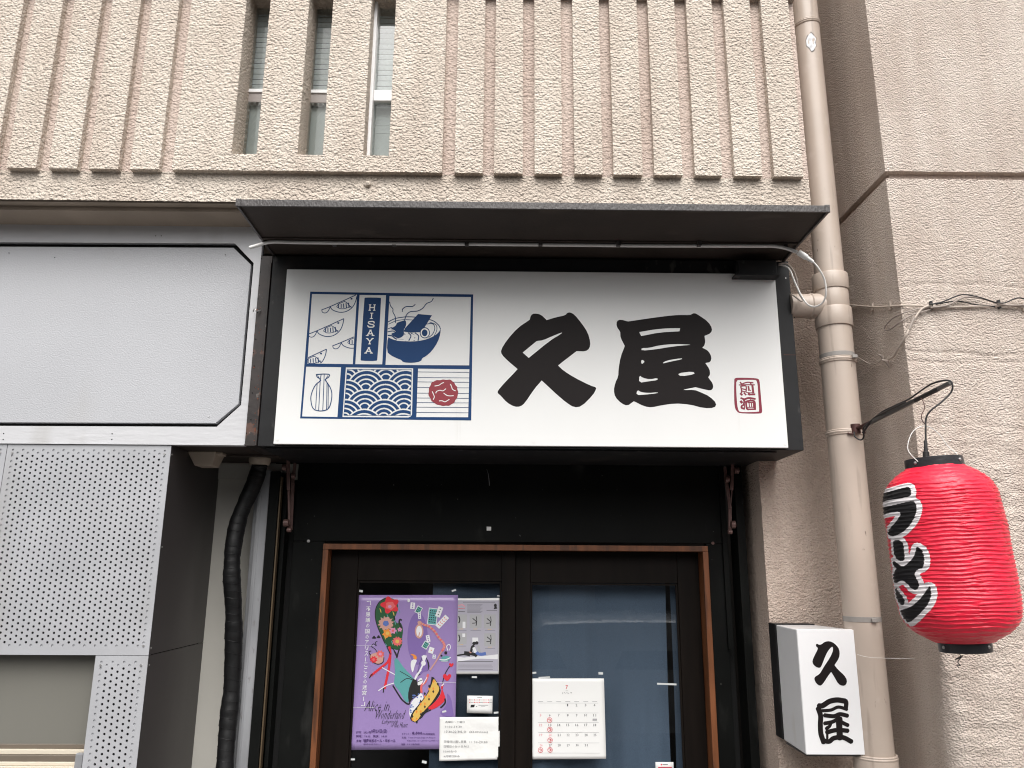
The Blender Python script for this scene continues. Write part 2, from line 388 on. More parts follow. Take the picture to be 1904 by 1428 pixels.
def stucco_box(name, m, parent, x0, x1, y0, y1, z0, z1, faces='FLRB', res=0.006, amp=0.0010, freq=85, extra=None):
    """lumpy rendered block; faces: F front, L left side, R right side, B bottom, T top"""
    off = np.array(wloc(parent)); V = []; Fc = []; base = 0
    def patch(o, a, b, la, lb):
        nonlocal base
        na, nb = max(1, round(la/res)), max(1, round(lb/res))
        u, v = np.meshgrid(np.linspace(0, 1, na+1), np.linspace(0, 1, nb+1), indexing='ij')
        p = np.array(o)[None] + u.reshape(-1, 1)*np.array(a)[None]*la + v.reshape(-1, 1)*np.array(b)[None]*lb
        V.append(p); idx = np.arange((na+1)*(nb+1)).reshape(na+1, nb+1) + base
        Fc.append(np.stack([idx[:-1,:-1], idx[1:,:-1], idx[1:,1:], idx[:-1,1:]], -1).reshape(-1, 4)); base += (na+1)*(nb+1)
    W, D, H = x1-x0, y1-y0, z1-z0
    if 'F' in faces: patch((x0,y0,z0), (1,0,0), (0,0,1), W, H)
    if 'L' in faces: patch((x0,y1,z0), (0,-1,0), (0,0,1), D, H)
    if 'R' in faces: patch((x1,y0,z0), (0,1,0), (0,0,1), D, H)
    if 'B' in faces: patch((x0,y1,z0), (1,0,0), (0,-1,0), W, D)
    if 'T' in faces: patch((x0,y0,z1), (1,0,0), (0,1,0), W, D)
    p = np.concatenate(V); q = relief(p, amp, freq)
    if extra: q = extra(p, q)
    f = np.concatenate(Fc)
    me = bpy.data.meshes.new(name)
    me.vertices.add(len(q)); me.vertices.foreach_set('co', (q - off).astype(np.float32).ravel())
    me.loops.add(f.size); me.loops.foreach_set('vertex_index', f.astype(np.int32).ravel())
    me.polygons.add(len(f)); me.polygons.foreach_set('loop_start', np.arange(0, f.size, 4, dtype=np.int32))
    try: me.polygons.foreach_set('loop_total', np.full(len(f), 4, dtype=np.int32))
    except Exception: pass
    me.update(calc_edges=True); me.validate(); me.shade_smooth(); me.materials.append(MATS[m])
    o = bpy.data.objects.new(name, me); sc.collection.objects.link(o); o.parent = parent
    return o

# ---- flat print: shapes drawn in picture coordinates of a crop, laid on the real plane they are printed on
class Print:
    def __init__(s, Y, ox, oy, k, parent, off0=0.0003):
        s.Y, s.ox, s.oy, s.k, s.parent = Y, ox, oy, k, parent; s.lay = off0; s.step = 0.000007; s.clip = None
        s.buf = {}
    def pt(s, p): return at(s.ox + p[0]/s.k, s.oy + p[1]/s.k, s.Y - s.lay)
    def add(s, key, m, loops):
        b = s.buf.setdefault((key, m), (m, MB()))[1]; s.lay += s.step
        L3 = [[s.pt(p) for p in L] for L in loops]
        flat = [p for L in L3 for p in L]; i = len(b.v); b.v += [tuple(p) for p in flat]
        for t in tessellate_polygon([[Vector((p.x, p.z, 0)) for p in L] for L in L3]): b.f.append(tuple(i+k for k in t))
    def fill(s, key, m, outer, holes=(), smooth=0):
        L = [list(outer)] + [list(h) for h in holes]
        for _ in range(smooth): L = [chaikin(q) for q in L]
        s.add(key, m, L)
    def stroke(s, key, m, pts, wd, smooth=True, taper=False, closed=False):
        P = [(p[0], p[1]) for p in pts]
        if smooth and len(P) > 2: P = [(q.x, q.y) for q in catmull([(a, b, 0) for a, b in P], 5, closed)]
        if closed: P.append(P[0])
        if s.clip:
            x0, x1, y0, y1 = s.clip; runs, cur = [], []
            for a in P:
                if x0 <= a[0] <= x1 and y0 <= a[1] <= y1: cur.append(a)
                else:
                    if len(cur) > 1: runs.append(cur)
                    cur = []
            if len(cur) > 1: runs.append(cur)
        else: runs = [P]
        b = s.buf.setdefault((key, m), (m, MB()))[1]
        for P in runs:
            s.lay += s.step; n = len(P); Lf, Rt = [], []
            for i, a in enumerate(P):
                p, q = P[max(0, i-1)], P[min(n-1, i+1)]; dx, dy = q[0]-p[0], q[1]-p[1]; L = math.hypot(dx, dy) or 1
                w2 = wd/2 * (1 if not taper else max(.25, math.sin(math.pi*(i+.6)/(n+.2))))
                nx, ny = -dy/L*w2, dx/L*w2
                ex, ey = (0, 0)
                if not taper and i in (0, n-1):
                    sg = -1 if i == 0 else 1; ex, ey = sg*dx/L*wd*.25, sg*dy/L*wd*.25
                Lf.append(s.pt((a[0]+nx+ex, a[1]+ny+ey))); Rt.append(s.pt((a[0]-nx+ex, a[1]-ny+ey)))
            i0 = len(b.v); b.v += [tuple(p) for p in Lf] + [tuple(p) for p in Rt]
            for i in range(n-1): b.f.append((i0+i, i0+i+1, i0+n+i+1, i0+n+i))
    def disc(s, key, m, cx, cy, r, ry=None, n=14, wob=0, ph=0, k=5):
        ry = ry or r
        s.add(key, m, [[(cx + (1+wob*math.sin(k*a+ph))*r*math.cos(a), cy + (1+wob*math.sin(k*a+ph))*ry*math.sin(a)) for a in [2*math.pi*i/n for i in range(n)]]])
    def text(s, key, m, body, box, bold=0.0, skew=0.0, res=2, vertical=False, shear=0.0):
        """box = x0,y0,x1,y1 in crop units; skew = x shift per unit y downward"""
        me = font_mesh(body, bold, res, vertical, shear)
        if me is None: return
        vs, fs = me; lo = vs.min(0); hi = vs.max(0); sz = np.maximum(hi - lo, 1e-6)
        b = s.buf.setdefault((key, m), (m, MB()))[1]; s.lay += s.step; i = len(b.v); x0, y0, x1, y1 = box
        for p in vs:
            u, v = (p[0]-lo[0])/sz[0], (hi[1]-p[1])/sz[1]; yy = y0 + v*(y1-y0)
            b.v.append(tuple(s.pt((x0 + u*(x1-x0) + skew*(yy-y0), yy))))
        for f in fs: b.f.append(tuple(i+k for k in f))
    def flush(s, labels={}):
        out = {}
        for (key, _m), (m, b) in s.buf.items():
            nm = key.split('#')[0]; out[(key, _m)] = b.build(nm, m, s.parent, smooth=False, label=labels.get(key))
        for o_ in out.values():
            if o_.name.split('.')[0] in ('details', 'small_print', 'photo', 'figure', 'dates', 'rules', 'print_lines', 'writing', 'print', 'print_red'): o_['kind'] = 'stuff'
        s.buf = {}; return out
def chaikin(L):
    out = []
    for i in range(len(L)):
        a, b = L[i], L[(i+1) % len(L)]
        out += [(a[0]*.75+b[0]*.25, a[1]*.75+b[1]*.25), (a[0]*.25+b[0]*.75, a[1]*.25+b[1]*.75)]
    return out
_fc = {}
def font_mesh(body, bold, res, vertical, shear=0.0):
    key = (body, bold, res, vertical, shear)
    if key in _fc: return _fc[key]
    c = bpy.data.curves.new('t', 'FONT'); c.body = '\n'.join(body) if vertical else body; c.offset = bold; c.resolution_u = res; c.shear = shear
    if vertical: c.align_x = 'CENTER'; c.space_line = 1.0
    o = bpy.data.objects.new('t', c); sc.collection.objects.link(o)
    dg = bpy.context.evaluated_depsgraph_get(); me = bpy.data.meshes.new_from_object(o.evaluated_get(dg))
    vs = np.array([v.co[:] for v in me.vertices]); fs = [tuple(p.vertices) for p in me.polygons]
    bpy.data.objects.remove(o); bpy.data.curves.remove(c); bpy.data.meshes.remove(me)
    _fc[key] = (vs, fs) if len(vs) else None
    return _fc[key]
#@@BODY
# ================================================================ depths (metres in front of the camera)
YF, YG = 2.52, 2.547         # upper wall: ribs, recess
YP = 2.715                   # silver board front
YB, YS = 2.70, 2.684         # sign box front, sign face front
YW, YD = 2.98, 3.17          # rendered wall beside the door, black door surround
YPIPE = 2.72

# ---------------------------------------------------------------- ground and street
solo(MB().box(-30, 30, 1.2, 40, -.02, 0.13), 'pavement', 'pavement', (0, 1.2, 0), None, None, kind='structure')
solo(MB().box(-60, 60, -60, 1.195, -.3, 0), 'road', 'asphalt', (0, 0, 0), None, None, kind='structure')

# ---------------------------------------------------------------- upper wall
XR_F = X(1507, 372, YG); ZB_F = Z(760, 379, YG); ZR = Z(760, 320, YF); ZSILL = Z(600, 288, YF)
ZGT = Z(900, -11, YF); ZST = Z(600, -21, YF); ZTOP = ZST + 0.9; XL_F = -3.3
fac = thing('upper_wall', (0, YF, ZB_F), 'beige rough rendered upper wall with vertical ribs above the awning', 'wall')
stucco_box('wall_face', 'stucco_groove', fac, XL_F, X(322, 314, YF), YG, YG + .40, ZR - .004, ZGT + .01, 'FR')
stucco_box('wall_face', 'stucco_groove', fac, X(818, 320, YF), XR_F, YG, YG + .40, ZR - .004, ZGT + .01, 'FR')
stucco_box('wall_band', 'stucco_front', fac, XL_F, XR_F, YG - .0015, YG + .40, ZB_F, ZR + .004, 'FR')
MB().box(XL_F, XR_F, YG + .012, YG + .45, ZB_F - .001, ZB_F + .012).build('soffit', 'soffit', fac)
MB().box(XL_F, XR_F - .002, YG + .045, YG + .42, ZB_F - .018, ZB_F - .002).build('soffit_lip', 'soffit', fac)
ribs = [(12 - 76.5*k, 67 - 76.5*k) for k in range(8, 0, -1)] + [ (12, 67.5), (90, 143.7), (164.5, 220), (241.5, 296), (845, 897.5), (918.5, 971.8), (994, 1045.4), (1068.5, 1120.6),
        (1141, 1195), (1216.8, 1269.3), (1292.4, 1342.9), (1366, 1417.6), (1439.5, 1494)]
for a, b in ribs:
    yy = 307 + (a + 20) / 1500 * 17
    stucco_box('rib', 'stucco_front', fac, X(a, yy, YF), X(b, yy, YF), YF, YG + .004, ZR, ZGT, 'FLRB')
stucco_box('lintel', 'stucco_front', fac, XL_F, XR_F, YF, YG + .35, ZST, ZTOP, 'FRB', res=.012)
stucco_box('lintel_edge', 'stucco_front', fac, XL_F, X(296, 307, YF), YF + .0006, YG, ZGT, ZST + .001, 'FB')
stucco_box('lintel_edge', 'stucco_front', fac, X(845, 320, YF), XR_F, YF + .0006, YG, ZGT, ZST + .001, 'FB')
xs = [X(319.4, 314, YF), X(430, 287, YF), X(477, 287, YF), X(553, 287, YF), X(600, 287, YF), X(675, 287, YF), X(723, 287, YF), X(821.8, 320, YF)]
for i in (0, 2, 4, 6):
    stucco_box('pillar', 'stucco_front', fac, xs[i], xs[i+1], YF, YF + .135, ZSILL, ZST, 'FLR')
stucco_box('sill_band', 'stucco_front', fac, xs[0], xs[-1], YF, YF + .135, ZR, ZSILL, 'FLRBT')
# nub of render on the band
p = at(684, 346, YG)
MB().tube([p + Vector((0, .01, .006)), p + Vector((0, -.004, .004)), p + Vector((.001, -.012, 0)), p + Vector((0, -.016, -.002))], [.014, .013, .008, .002], 12).build('render_nub', 'stucco_front', fac)

# the sliding window seen through the slots
YWN = YF + .088
win = thing('sliding_window', (xs[3], YWN, ZSILL), 'white framed sliding window with wired glass behind the three wall slots', 'window')
zr0, zr1 = Z(700, 187, YWN), Z(700, 167, YWN)
wx0, wx1 = xs[0] + .05, xs[-1] - .02; xm = X(689, 160, YWN)
MB().box(wx0, xm - .012, YWN + .025, YWN + .05, zr0 + .004, zr1 - .004).build('meeting_rail', 'alu_mauve', win, .002)
MB().box(wx0, xm - .012, YWN + .020, YWN + .05, zr1 - .002, zr1 + .012).build('rail_lip', 'alu_white', win, .001)
MB().box(xm + .014, wx1, YWN, YWN + .03, zr0, zr1).build('rail', 'alu_white', win, .002)
MB().box(xm - .001, xm + .015, YWN - .022, YWN + .045, ZSILL, ZST + .1).build('stile', 'alu_white', win, .001)
MB().box(xm - .012, xm - .001, YWN + .015, YWN + .05, ZSILL, ZST + .1).build('stile', 'alu_mauve', win, .001)
for (a, b, yo) in ((wx0, xm - .014, .022), (xm + .014, wx1, .014)):
    up = MB().quad((a, YWN+yo, zr1), (b, YWN+yo, zr1), (b, YWN+yo, ZST+.1), (a, YWN+yo, ZST+.1)).build('pane', 'upper_glass', win)
    lo = MB().quad((a, YWN+yo, ZSILL-.02), (b, YWN+yo, ZSILL-.02), (b, YWN+yo, zr0), (a, YWN+yo, zr0)).build('pane', 'upper_glass', win)
    # diamond wire in the glass
    wm = MB(); st = .020
    for s_ in (1, -1):
        k = a - .8
        while k < b + .8:
            z0_ = ZSILL; L = ZST + .1 - ZSILL; dx = s_ * L * .72
            xa, xb = k, k + dx; ta, tb = 0, 1
            if xb != xa:
                t1, t2 = sorted(((a-xa)/(xb-xa), (b-xa)/(xb-xa))); ta, tb = max(0, t1), min(1, t2)
            if tb > ta:
                P = Vector((xa+(xb-xa)*ta, YWN+yo+.004, z0_+L*ta)); Q = Vector((xa+(xb-xa)*tb, YWN+yo+.004, z0_+L*tb))
                wm.bar(P, Q, .0009, .0006)
            k += st
    wm.build('glass_wire', 'wire_mesh', win)['kind'] = 'stuff'
pitch_b = .0235; n = int((ZST + .1 - zr1) / pitch_b) + 1
for i in range(n):
    z = zr1 + .004 + i * pitch_b
    MB().hexa([(wx0, YWN+.060, z+.0065), (wx1, YWN+.060, z+.0065), (wx1, YWN+.060, z+.0085), (wx0, YWN+.060, z+.0085)],
              [(wx0, YWN+.056, z+pitch_b-.001), (wx1, YWN+.056, z+pitch_b-.001), (wx1, YWN+.056, z+pitch_b+.001), (wx0, YWN+.056, z+pitch_b+.001)]).build('slat', 'blind', win)
MB().box(wx0, wx1, YWN + .054, YWN + .057, ZSILL - .02, zr0 + .01).build('lower_screen', 'frosted_up', win)
MB().box(wx0, wx1, YWN + .12, YWN + .13, ZSILL - .02, ZST + .15).build('room_back', 'blind_gap', win)
lt = MB()
for yp in (203, 219, 234, 250):
    z = Z(700, yp, YWN + .06)
    for k in range(9):
        x = xm + .02 + k * .0085; lt.box(x, x + .005, YWN + .051, YWN + .0535, z, z + .0012)
lt.build('light_slits', 'alu_white', win)

# ---------------------------------------------------------------- pier on the right
XP = X(1646, 320, YF); ZJ0, ZJ1 = Z(1750, 333, YF), Z(1750, 319, YF); XPR = XP + 1.3
pier = thing('corner_pier', (XP + .4, YF, 0.13), 'beige rendered pier with one horizontal joint, behind the red lantern', 'pillar')
def wear(p, q):
    # ripples, trowel seams and a smoother scraped patch on the old render
    x, z = p[:, 0], p[:, 2]; front = p[:, 1] < YF + .02
    for (py, amp_, ph) in ((531, .0035, 0), (656, .006, 2), (672, .004, 4), (792, .0035, 1), (968, .003, 3)):
        zc = Z(1780, py, YF) + .006*np.sin(x*9+ph) + .0035*np.sin(x*31+ph*2)
        g = np.exp(-((z - zc)/.004)**2) * (0.35 + .65*(vnoise(p, 9, 55) > -.2))
        q[:, 1] += np.where(front, g*amp_, 0)
    zlow = np.clip((Z(1780, 560, YF) - z)/.5, 0, 1)
    q[:, 1] += np.where(front, vnoise(p*np.array([.6, 1, 1.6]), 26, 77)*.0035*zlow, 0)
    patch = np.clip(1.3 - 3*np.abs(vnoise(p, 3.1, 88) - .2), 0, 1)*zlow*np.clip((z - Z(1780, 800, YF))/.05, 0, 1)
    q[:, 1] = np.where(front, q[:, 1]*(1-patch*.75) + (YF+.0015)*patch*.75, q[:, 1])
    # worn, blunted arris near the ground
    rr = np.clip((Z(1700, 1180, YF) - z)/.25, 0, 1)*.05
    c = np.clip((XP + rr - x), 0, None); cy = np.clip((YF + rr - p[:, 1]), 0, None)
    L = np.sqrt(c**2+cy**2); m_ = (rr > .001) & (L > rr) & (c > 0) & (cy > 0)
    k = np.where(m_, rr/np.maximum(L, 1e-6), 1)
    q[:, 0] = np.where(m_, q[:, 0] + c*(1-k), q[:, 0]); q[:, 1] = np.where(m_, q[:, 1] + cy*(1-k), q[:, 1])
    return q
stucco_box('pier_shaft', 'stucco_pier', pier, XP, XPR, YF, YW + .03, 1.05, ZJ0, 'FLT', res=.0055, amp=.0011, freq=105, extra=wear)
stucco_box('pier_foot', 'stucco_pier', pier, XP, XPR, YF, YW + .03, .13, 1.05, 'FL', res=.02, amp=.0011, freq=105)
stucco_box('pier_shaft', 'stucco_pier', pier, XP, XPR, YF, YW + .03, ZJ1, ZJ1 + 1.6, 'FLB', res=.0055, amp=.0011, freq=105)
MB().box(XP + .024, XPR, YF + .024, YW + .03, ZJ0 - .01, ZJ1 + .01).build('joint', 'stucco_groove', pier)

# ---------------------------------------------------------------- recessed ground-floor wall right of the door
XWC = X(1430, 1150, YW)
rw = thing('recessed_wall', (XWC, YW, 0.13), 'pinkish beige rendered wall between the shop door and the drainpipe', 'wall')
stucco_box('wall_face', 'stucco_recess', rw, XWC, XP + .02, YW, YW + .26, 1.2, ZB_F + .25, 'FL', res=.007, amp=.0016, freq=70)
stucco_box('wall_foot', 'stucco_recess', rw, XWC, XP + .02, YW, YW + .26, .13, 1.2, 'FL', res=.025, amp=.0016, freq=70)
for nm_, z0_, z1_ in (('pier_side', .13, ZJ0), ('pier_side', ZJ1, ZJ1 + 1.6)):
    stucco_box(nm_, 'stucco_pier', pier, XPR, XPR + 1.0, YF, YW, z0_, z1_, 'F', res=.014, amp=.0011, freq=105)
MB().box(XPR, XPR + 1.0, YF + .024, YW, ZJ0 - .01, ZJ1 + .01).build('joint', 'stucco_groove', pier)
# building body closing everything behind
bb = thing('building_body', (0, 3.8, .13), 'dark inner masonry of the building seen behind the shopfront gaps', 'wall')
MB().box(-3.4, XPR, 3.9, 4.0, .13, 4.6).build('inner_wall', 'interior', bb)
MB().box(-3.4, XR_F - .03, YWN + .15, 3.9, ZST + .2, ZST + .3).build('floor_slab', 'interior', bb)
MB().box(-3.4, XR_F - .01, YG + .41, 3.9, ZB_F + .03, ZB_F + .05).build('ceiling', 'interior', bb)
MB().box(XR_F, XP + .02, YW + .27, YW + .3, 1.0, 4.6).build('core', 'interior', bb)
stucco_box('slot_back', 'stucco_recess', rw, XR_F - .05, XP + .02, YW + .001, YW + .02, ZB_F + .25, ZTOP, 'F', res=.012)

# ---------------------------------------------------------------- drainpipe
XC = X(1560, 700, YPIPE)
pipe = thing('drainpipe', (XC, YPIPE, 0.13), 'beige painted drainpipe running down between the ribbed wall and the pier', 'pipe')
zp = lambda y: Z(1560, y, YPIPE - .055)
C = lambda z: Vector((XC, YPIPE, z))
def ring(name, z0, z1, r, m='pipe', lip=.002):
    return MB().tube([C(z0), C(z0), C(z0+lip), C(z1-lip), C(z1), C(z1)], [r-.004, r-.001, r, r, r-.001, r-.004], 40).build(name, m, pipe)
MB().tube([C(zp(505)), C(ZTOP)], .052, 40).build('upper_pipe', 'pipe', pipe)
MB().tube([C(.13), C(zp(600))], .0595, 40).build('lower_pipe', 'pipe', pipe)
ring('collar', zp(533), zp(503), .064); ring('tee_body', zp(572), zp(530), .060); ring('collar', zp(602), zp(567), .065)
zb = zp(560)
MB().tube([(XC, YPIPE, zb), (XC-.085, YPIPE, zb)], .046, 32).build('branch', 'pipe', pipe)
MB().tube([(XC-.083, YPIPE, zb), (XC-.087, YPIPE, zb), (X(1472, 600, YB) + .002, YPIPE, zb)], [.048, .0445, .0445], 32).build('branch', 'pipe', pipe)
def clamp(z, r, tilt=0.0):
    c = C(z); P = [c + Vector((math.cos(a)*r, math.sin(a)*r, tilt*math.cos(a) + tilt*.6*math.sin(a))) for a in [2*math.pi*i/40 for i in range(41)]]
    MB().tube(P, .004, 8).build('band', 'pipe', pipe)
    P2 = [q - Vector((0, 0, .013)) for q in P]; MB().tube(P2, .004, 8).build('band', 'pipe', pipe)
    P3 = [q - Vector((0, 0, .0065)) for q in P]; MB().tube(P3, .0055, 8).build('band', 'pipe', pipe)
clamp(zp(662), .0595); clamp(zp(798), .0595); clamp(zp(30), .052, .006)
ring('metal_strap', zp(660), zp(652), .0606, 'pipe_grey', .0005); ring('metal_strap', zp(1157), zp(1147), .0606, 'pipe_grey', .0005)
ring('socket', zp(1470), zp(1412), .068, 'pipe', .006); clamp(zp(1410), .064)
for zz, xo in ((663, .035), (1153, .012)):
    q = C(zp(zz)) + Vector((xo, -.061, 0)); MB().box(q.x-.009, q.x+.009, q.y-.006, q.y+.012, q.z-.006, q.z+.006).build('buckle', 'pipe_grey', pipe, .001)
# flaked paint spot on the upper pipe
def on_pipe(px, py, r):
    d = ray(px, py); o = EYE - Vector((XC, YPIPE, 0)); a = d.x**2+d.y**2; b = 2*(o.x*d.x+o.y*d.y); c = o.x**2+o.y**2-r*r
    D = b*b-4*a*c; t = (-b-math.sqrt(max(D, 0)))/(2*a); return EYE + d*t
for nm, m_, k, r in (('bare_spot', 'scar_edge', 1.14, .0523), ('bare_spot', 'paint_scar', 1.0, .0526)):
    b = MB(); cen = (1508, 77)
    P = [(0,-16),(4,-12),(9,-6),(8,2),(9,8),(5,16),(1,18),(-3,12),(-8,8),(-9,-2),(-6,-10)]
    vs = [on_pipe(cen[0]+x*k, cen[1]+y*k, r) for x, y in P]; c0 = on_pipe(*cen, r); b.v = [tuple(c0)] + [tuple(v) for v in vs]
    b.f = [(0, i+1, (i+1) % len(vs)+1) for i in range(len(vs))]; b.build(nm, m_, pipe, label='flaked paint spot')

# ---------------------------------------------------------------- awning over the sign
YA0, YA1 = 2.30, 2.722
ax0, ax1 = X(439, 380, YA0), X(1542, 387, YA0); az0, az1 = Z(990, 388.5, YA0), Z(990, 376, YA0)
aw = thing('awning', ((ax0+ax1)/2, YA1, az0), 'dark brown flat metal awning projecting over the white shop sign', 'awning')
MB().box(ax0 + .004, ax1 - .004, YA0 + .006, YA1, az0 + .006, az1 - .003).build('slab', 'canopy_dark', aw)
MB().box(ax0, ax1, YA0, YA0 + .006, az0, az1).build('fascia', 'canopy_edge', aw, .001)
for a in (ax0, ax1 - .008):
    MB().box(a, a + .008, YA0 + .006, YA1, az0 - .001, az1).build('side_trim', 'canopy_edge', aw, .001)
MB().box(ax0 + .008, ax1 - .008, YA1 - .17, YA1 - .155, az0 + .001, az0 + .0065).build('cross_rail', 'canopy_dark', aw)
MB().box(ax0 - .002, ax0 + .014, YA0 - .0015, YA0 + .004, az0 - .001, az1 + .002).build('corner_cap', 'canopy_edge', aw, .001)
MB().box(ax1 - .014, ax1 + .002, YA0 - .0015, YA0 + .004, az0 - .001, az1 + .002).build('corner_cap', 'canopy_edge', aw, .001)

# LED tube clipped under it
zt = az0 - .006
lt_ = thing('light_tube', (0, 2.58, zt), 'thin unlit white light tube clipped along the underside of the awning', 'light')
yt = 1
def tpt(px, py): return atZ(px, py, zt)
path = [at(464, 460.5, 2.60), at(480, 456, 2.60)] + [tpt(x, y) for x, y in ((505, 450), (560, 451), (760, 453), (990, 455), (1200, 457), (1400, 457.5))]
path += [at(1440, 458, path[-1].y - .005), at(1462, 462, path[-1].y - .015), at(1482, 469, path[-1].y - .03)]
MB().tube(catmull(path, 6), .0062, 10).build('tube', 'tube_white', lt_)
MB().tube([p_ + Vector((0, .006, .004)) for p_ in catmull(path[1:-2], 6)], .0055, 8).build('channel', 'steel', lt_)
yt = path[-1].y
for px_ in (622, 733, 868, 1005, 1150, 1300, 1460):
    q = tpt(px_, 454 if px_ < 1400 else 459); MB().box(q.x-.007, q.x+.007, q.y-.009, q.y+.009, zt-.007, az0+.002).build('clip', 'canopy_edge', lt_, .001)
pa, pb, pc = at(1484, 469, yt), at(1500, 479, yt), at(1512, 487, yt)
MB().tube([pa, pa.lerp(pb, .1), pb, pb, pb.lerp(pc, .1), pc], [.008, .0105, .0105, .007, .0075, .0055], 10).build('plug', 'plug_white', lt_)
lead = [pc] + [at(x, y, yt + d) for x, y, d in ((1522, 499, 0), (1533, 520, .01), (1536, 545, .02), (1530, 562, .04), (1516, 570, .06), (1502, 566, .08), (1490, 550, .1), (1478, 525, .11), (1469, 503, .12), (1460, 495, .13), (1448, 492, .14))]
MB().tube(catmull(lead, 6), .0033, 8).build('lead', 'cable_white', lt_)
# dark lead behind it
bl = [at(x, y, 2.66) for x, y in ((1448, 491), (1462, 490), (1475, 503), (1482, 522), (1486, 545), (1492, 556), (1490, 560), (1480, 553), (1471, 547))]
solo(MB().tube(catmull(bl, 6), .0028, 8), 'power_lead', 'cable_grey', bl[0], 'dark looped lead beside the top right corner of the sign box', 'cable')
# power supply
a, b = at(1371, 478, YB - .06), at(1446, 511, YB - .06)
ps = thing('power_supply', (a.x, YB, b.z), 'small black power supply box under the right end of the awning', 'box')
MB().box(a.x, b.x, YB - .06, YB - .001, b.z, b.z + .058).build('case', 'black_metal', ps, .004)
MB().box(a.x - .012, b.x + .006, YB - .064, YB - .001, b.z - .003, b.z + .004).build('flange', 'black_metal', ps, .001)

# ---------------------------------------------------------------- shop sign
bx0, bx1 = X(493.5, 650, YB), X(1479.5, 650, YB); bz0, bz1 = Z(990, 833.5, YB), az0 - .004
sign = thing('shop_sign', ((bx0+bx1)/2, YB, bz0), 'large white shop sign in black box with blue picture logo and two black characters', 'sign')
MB().box(bx0, bx1, YB, YW - .002, bz0, bz1).build('sign_box', 'black_metal', sign, .002)
MB().box(bx0 + .03, X(1372, 870, 3.16), YW - .002, 3.16, bz0 + .004, bz1).build('box_back', 'black_metal', sign)
MB().box(bx0 + .02, bx1 - .09, YB + .02, YW + .1, bz0 - .006, bz0 - .001).build('bottom_sheet', 'black_metal', sign)
sx0, sx1 = X(521, 663, YS), X(1453.5, 672, YS); sz0, sz1 = Z(990, 829, YS), Z(990, 505, YS)
MB().box(sx0, sx1, YS, YB - .001, sz0, sz1).build('sign_face', 'white_panel', sign, .0012)
for px_, py_ in ((515.5, 817), (992, 821), (1460, 825), (545, 509), (1432, 520)):
    q = at(px_, py_, YS); MB().cyl((q.x, YS - .0012, q.z), (0, 1, 0), .0052, .001, 16).build('screw', 'white_panel', sign)
for px_, py_ in ((1474, 580), (1477, 590), (1473, 566), (1461, 517), (1484, 640), (1487, 820)):
    q = at(px_, py_, YB); MB().cyl((q.x, YB - .001, q.z), (0, 1, 0), .002, .002, 8).build('screw_hole', 'dark_void' if px_ != 1461 else 'steel', sign)
q = at(1481, 660, YB); MB().box(bx1 - .045, bx1 - .001, YB - .0006, YB - .0001, q.z-.0006, q.z+.0006).build('seam', 'rust', sign)
# --- characters
K = Print(YS, 900, 550, 3.526, sign)
K.fill('character', 'sign_black',
  [(330,115),(372,122),(410,158),(410,160),(470,141),(533,128),(545,112),(565,108),(592,122),(640,180),(680,240),(698,305),(692,345),(665,365),(607,362),(605,364),(486,455),(488,460),(520,490),(590,535),(700,590),(730,598),(737,608),(715,650),(640,725),(590,732),(540,700),(480,650),(379,555),(377,556),(330,610),(270,700),(240,726),(200,728),(150,700),(110,655),(88,637),(92,620),(130,575),(220,482),(218,478),(160,430),(115,385),(110,355),(150,290),(220,210),(300,157),(300,155),(308,125)],
  [[(253,372),(255,371),(343,298),(347,296),(385,292),(440,268),(510,239),(512,246),(430,295),(294,407),(292,406)]], 1)
K.fill('character#2', 'sign_black',
  [(870,165),(895,155),(942,168),(948,168),(1100,145),(1250,126),(1352,126),(1358,122),(1380,112),(1410,128),(1470,170),(1497,215),(1488,245),(1447,262),(1445,264),(1451,300),(1445,325),(1431,340),(1434,342),(1470,360),(1492,400),(1485,435),(1451,440),(1452,443),(1478,480),(1483,515),(1470,533),(1472,538),(1500,575),(1503,605),(1485,622),(1440,612),(1387,599),(1383,600),(1310,614),(1310,618),(1377,616),(1420,632),(1480,660),(1525,705),(1512,735),(1440,737),(1350,712),(1250,705),(1160,718),(1100,732),(1050,725),(983,691),(979,693),(940,722),(900,705),(860,665),(850,620),(860,570),(880,530),(882,480),(895,400),(923,330),(921,325),(895,275),(893,240),(893,236),(868,200)],
  [[(1017,238),(1020,237),(1120,220),(1200,213),(1284,212),(1286,214),(1282,232),(1280,233),(1150,240),(1032,264),(1029,262)],
   [(1032,342),(1080,342),(1150,324),(1250,315),(1340,319),(1358,322),(1250,330),(1120,352),(1033,360)],
   [(1030,417),(1057,430),(1032,451)], [(1163,446),(1195,424),(1295,408),(1300,416),(1220,432)],
   [(1267,508),(1368,495),(1386,513),(1290,529)], [(1018,520),(1040,538),(1090,548),(1137,538),(1139,553),(1080,560),(1016,571)],
   [(1005,616),(1030,632),(1080,637),(1140,632),(1141,638),(1060,648),(998,651)]], 1)
K.flush({'character': 'bold black brush character 久', 'character#2': 'bold black brush character 屋'})
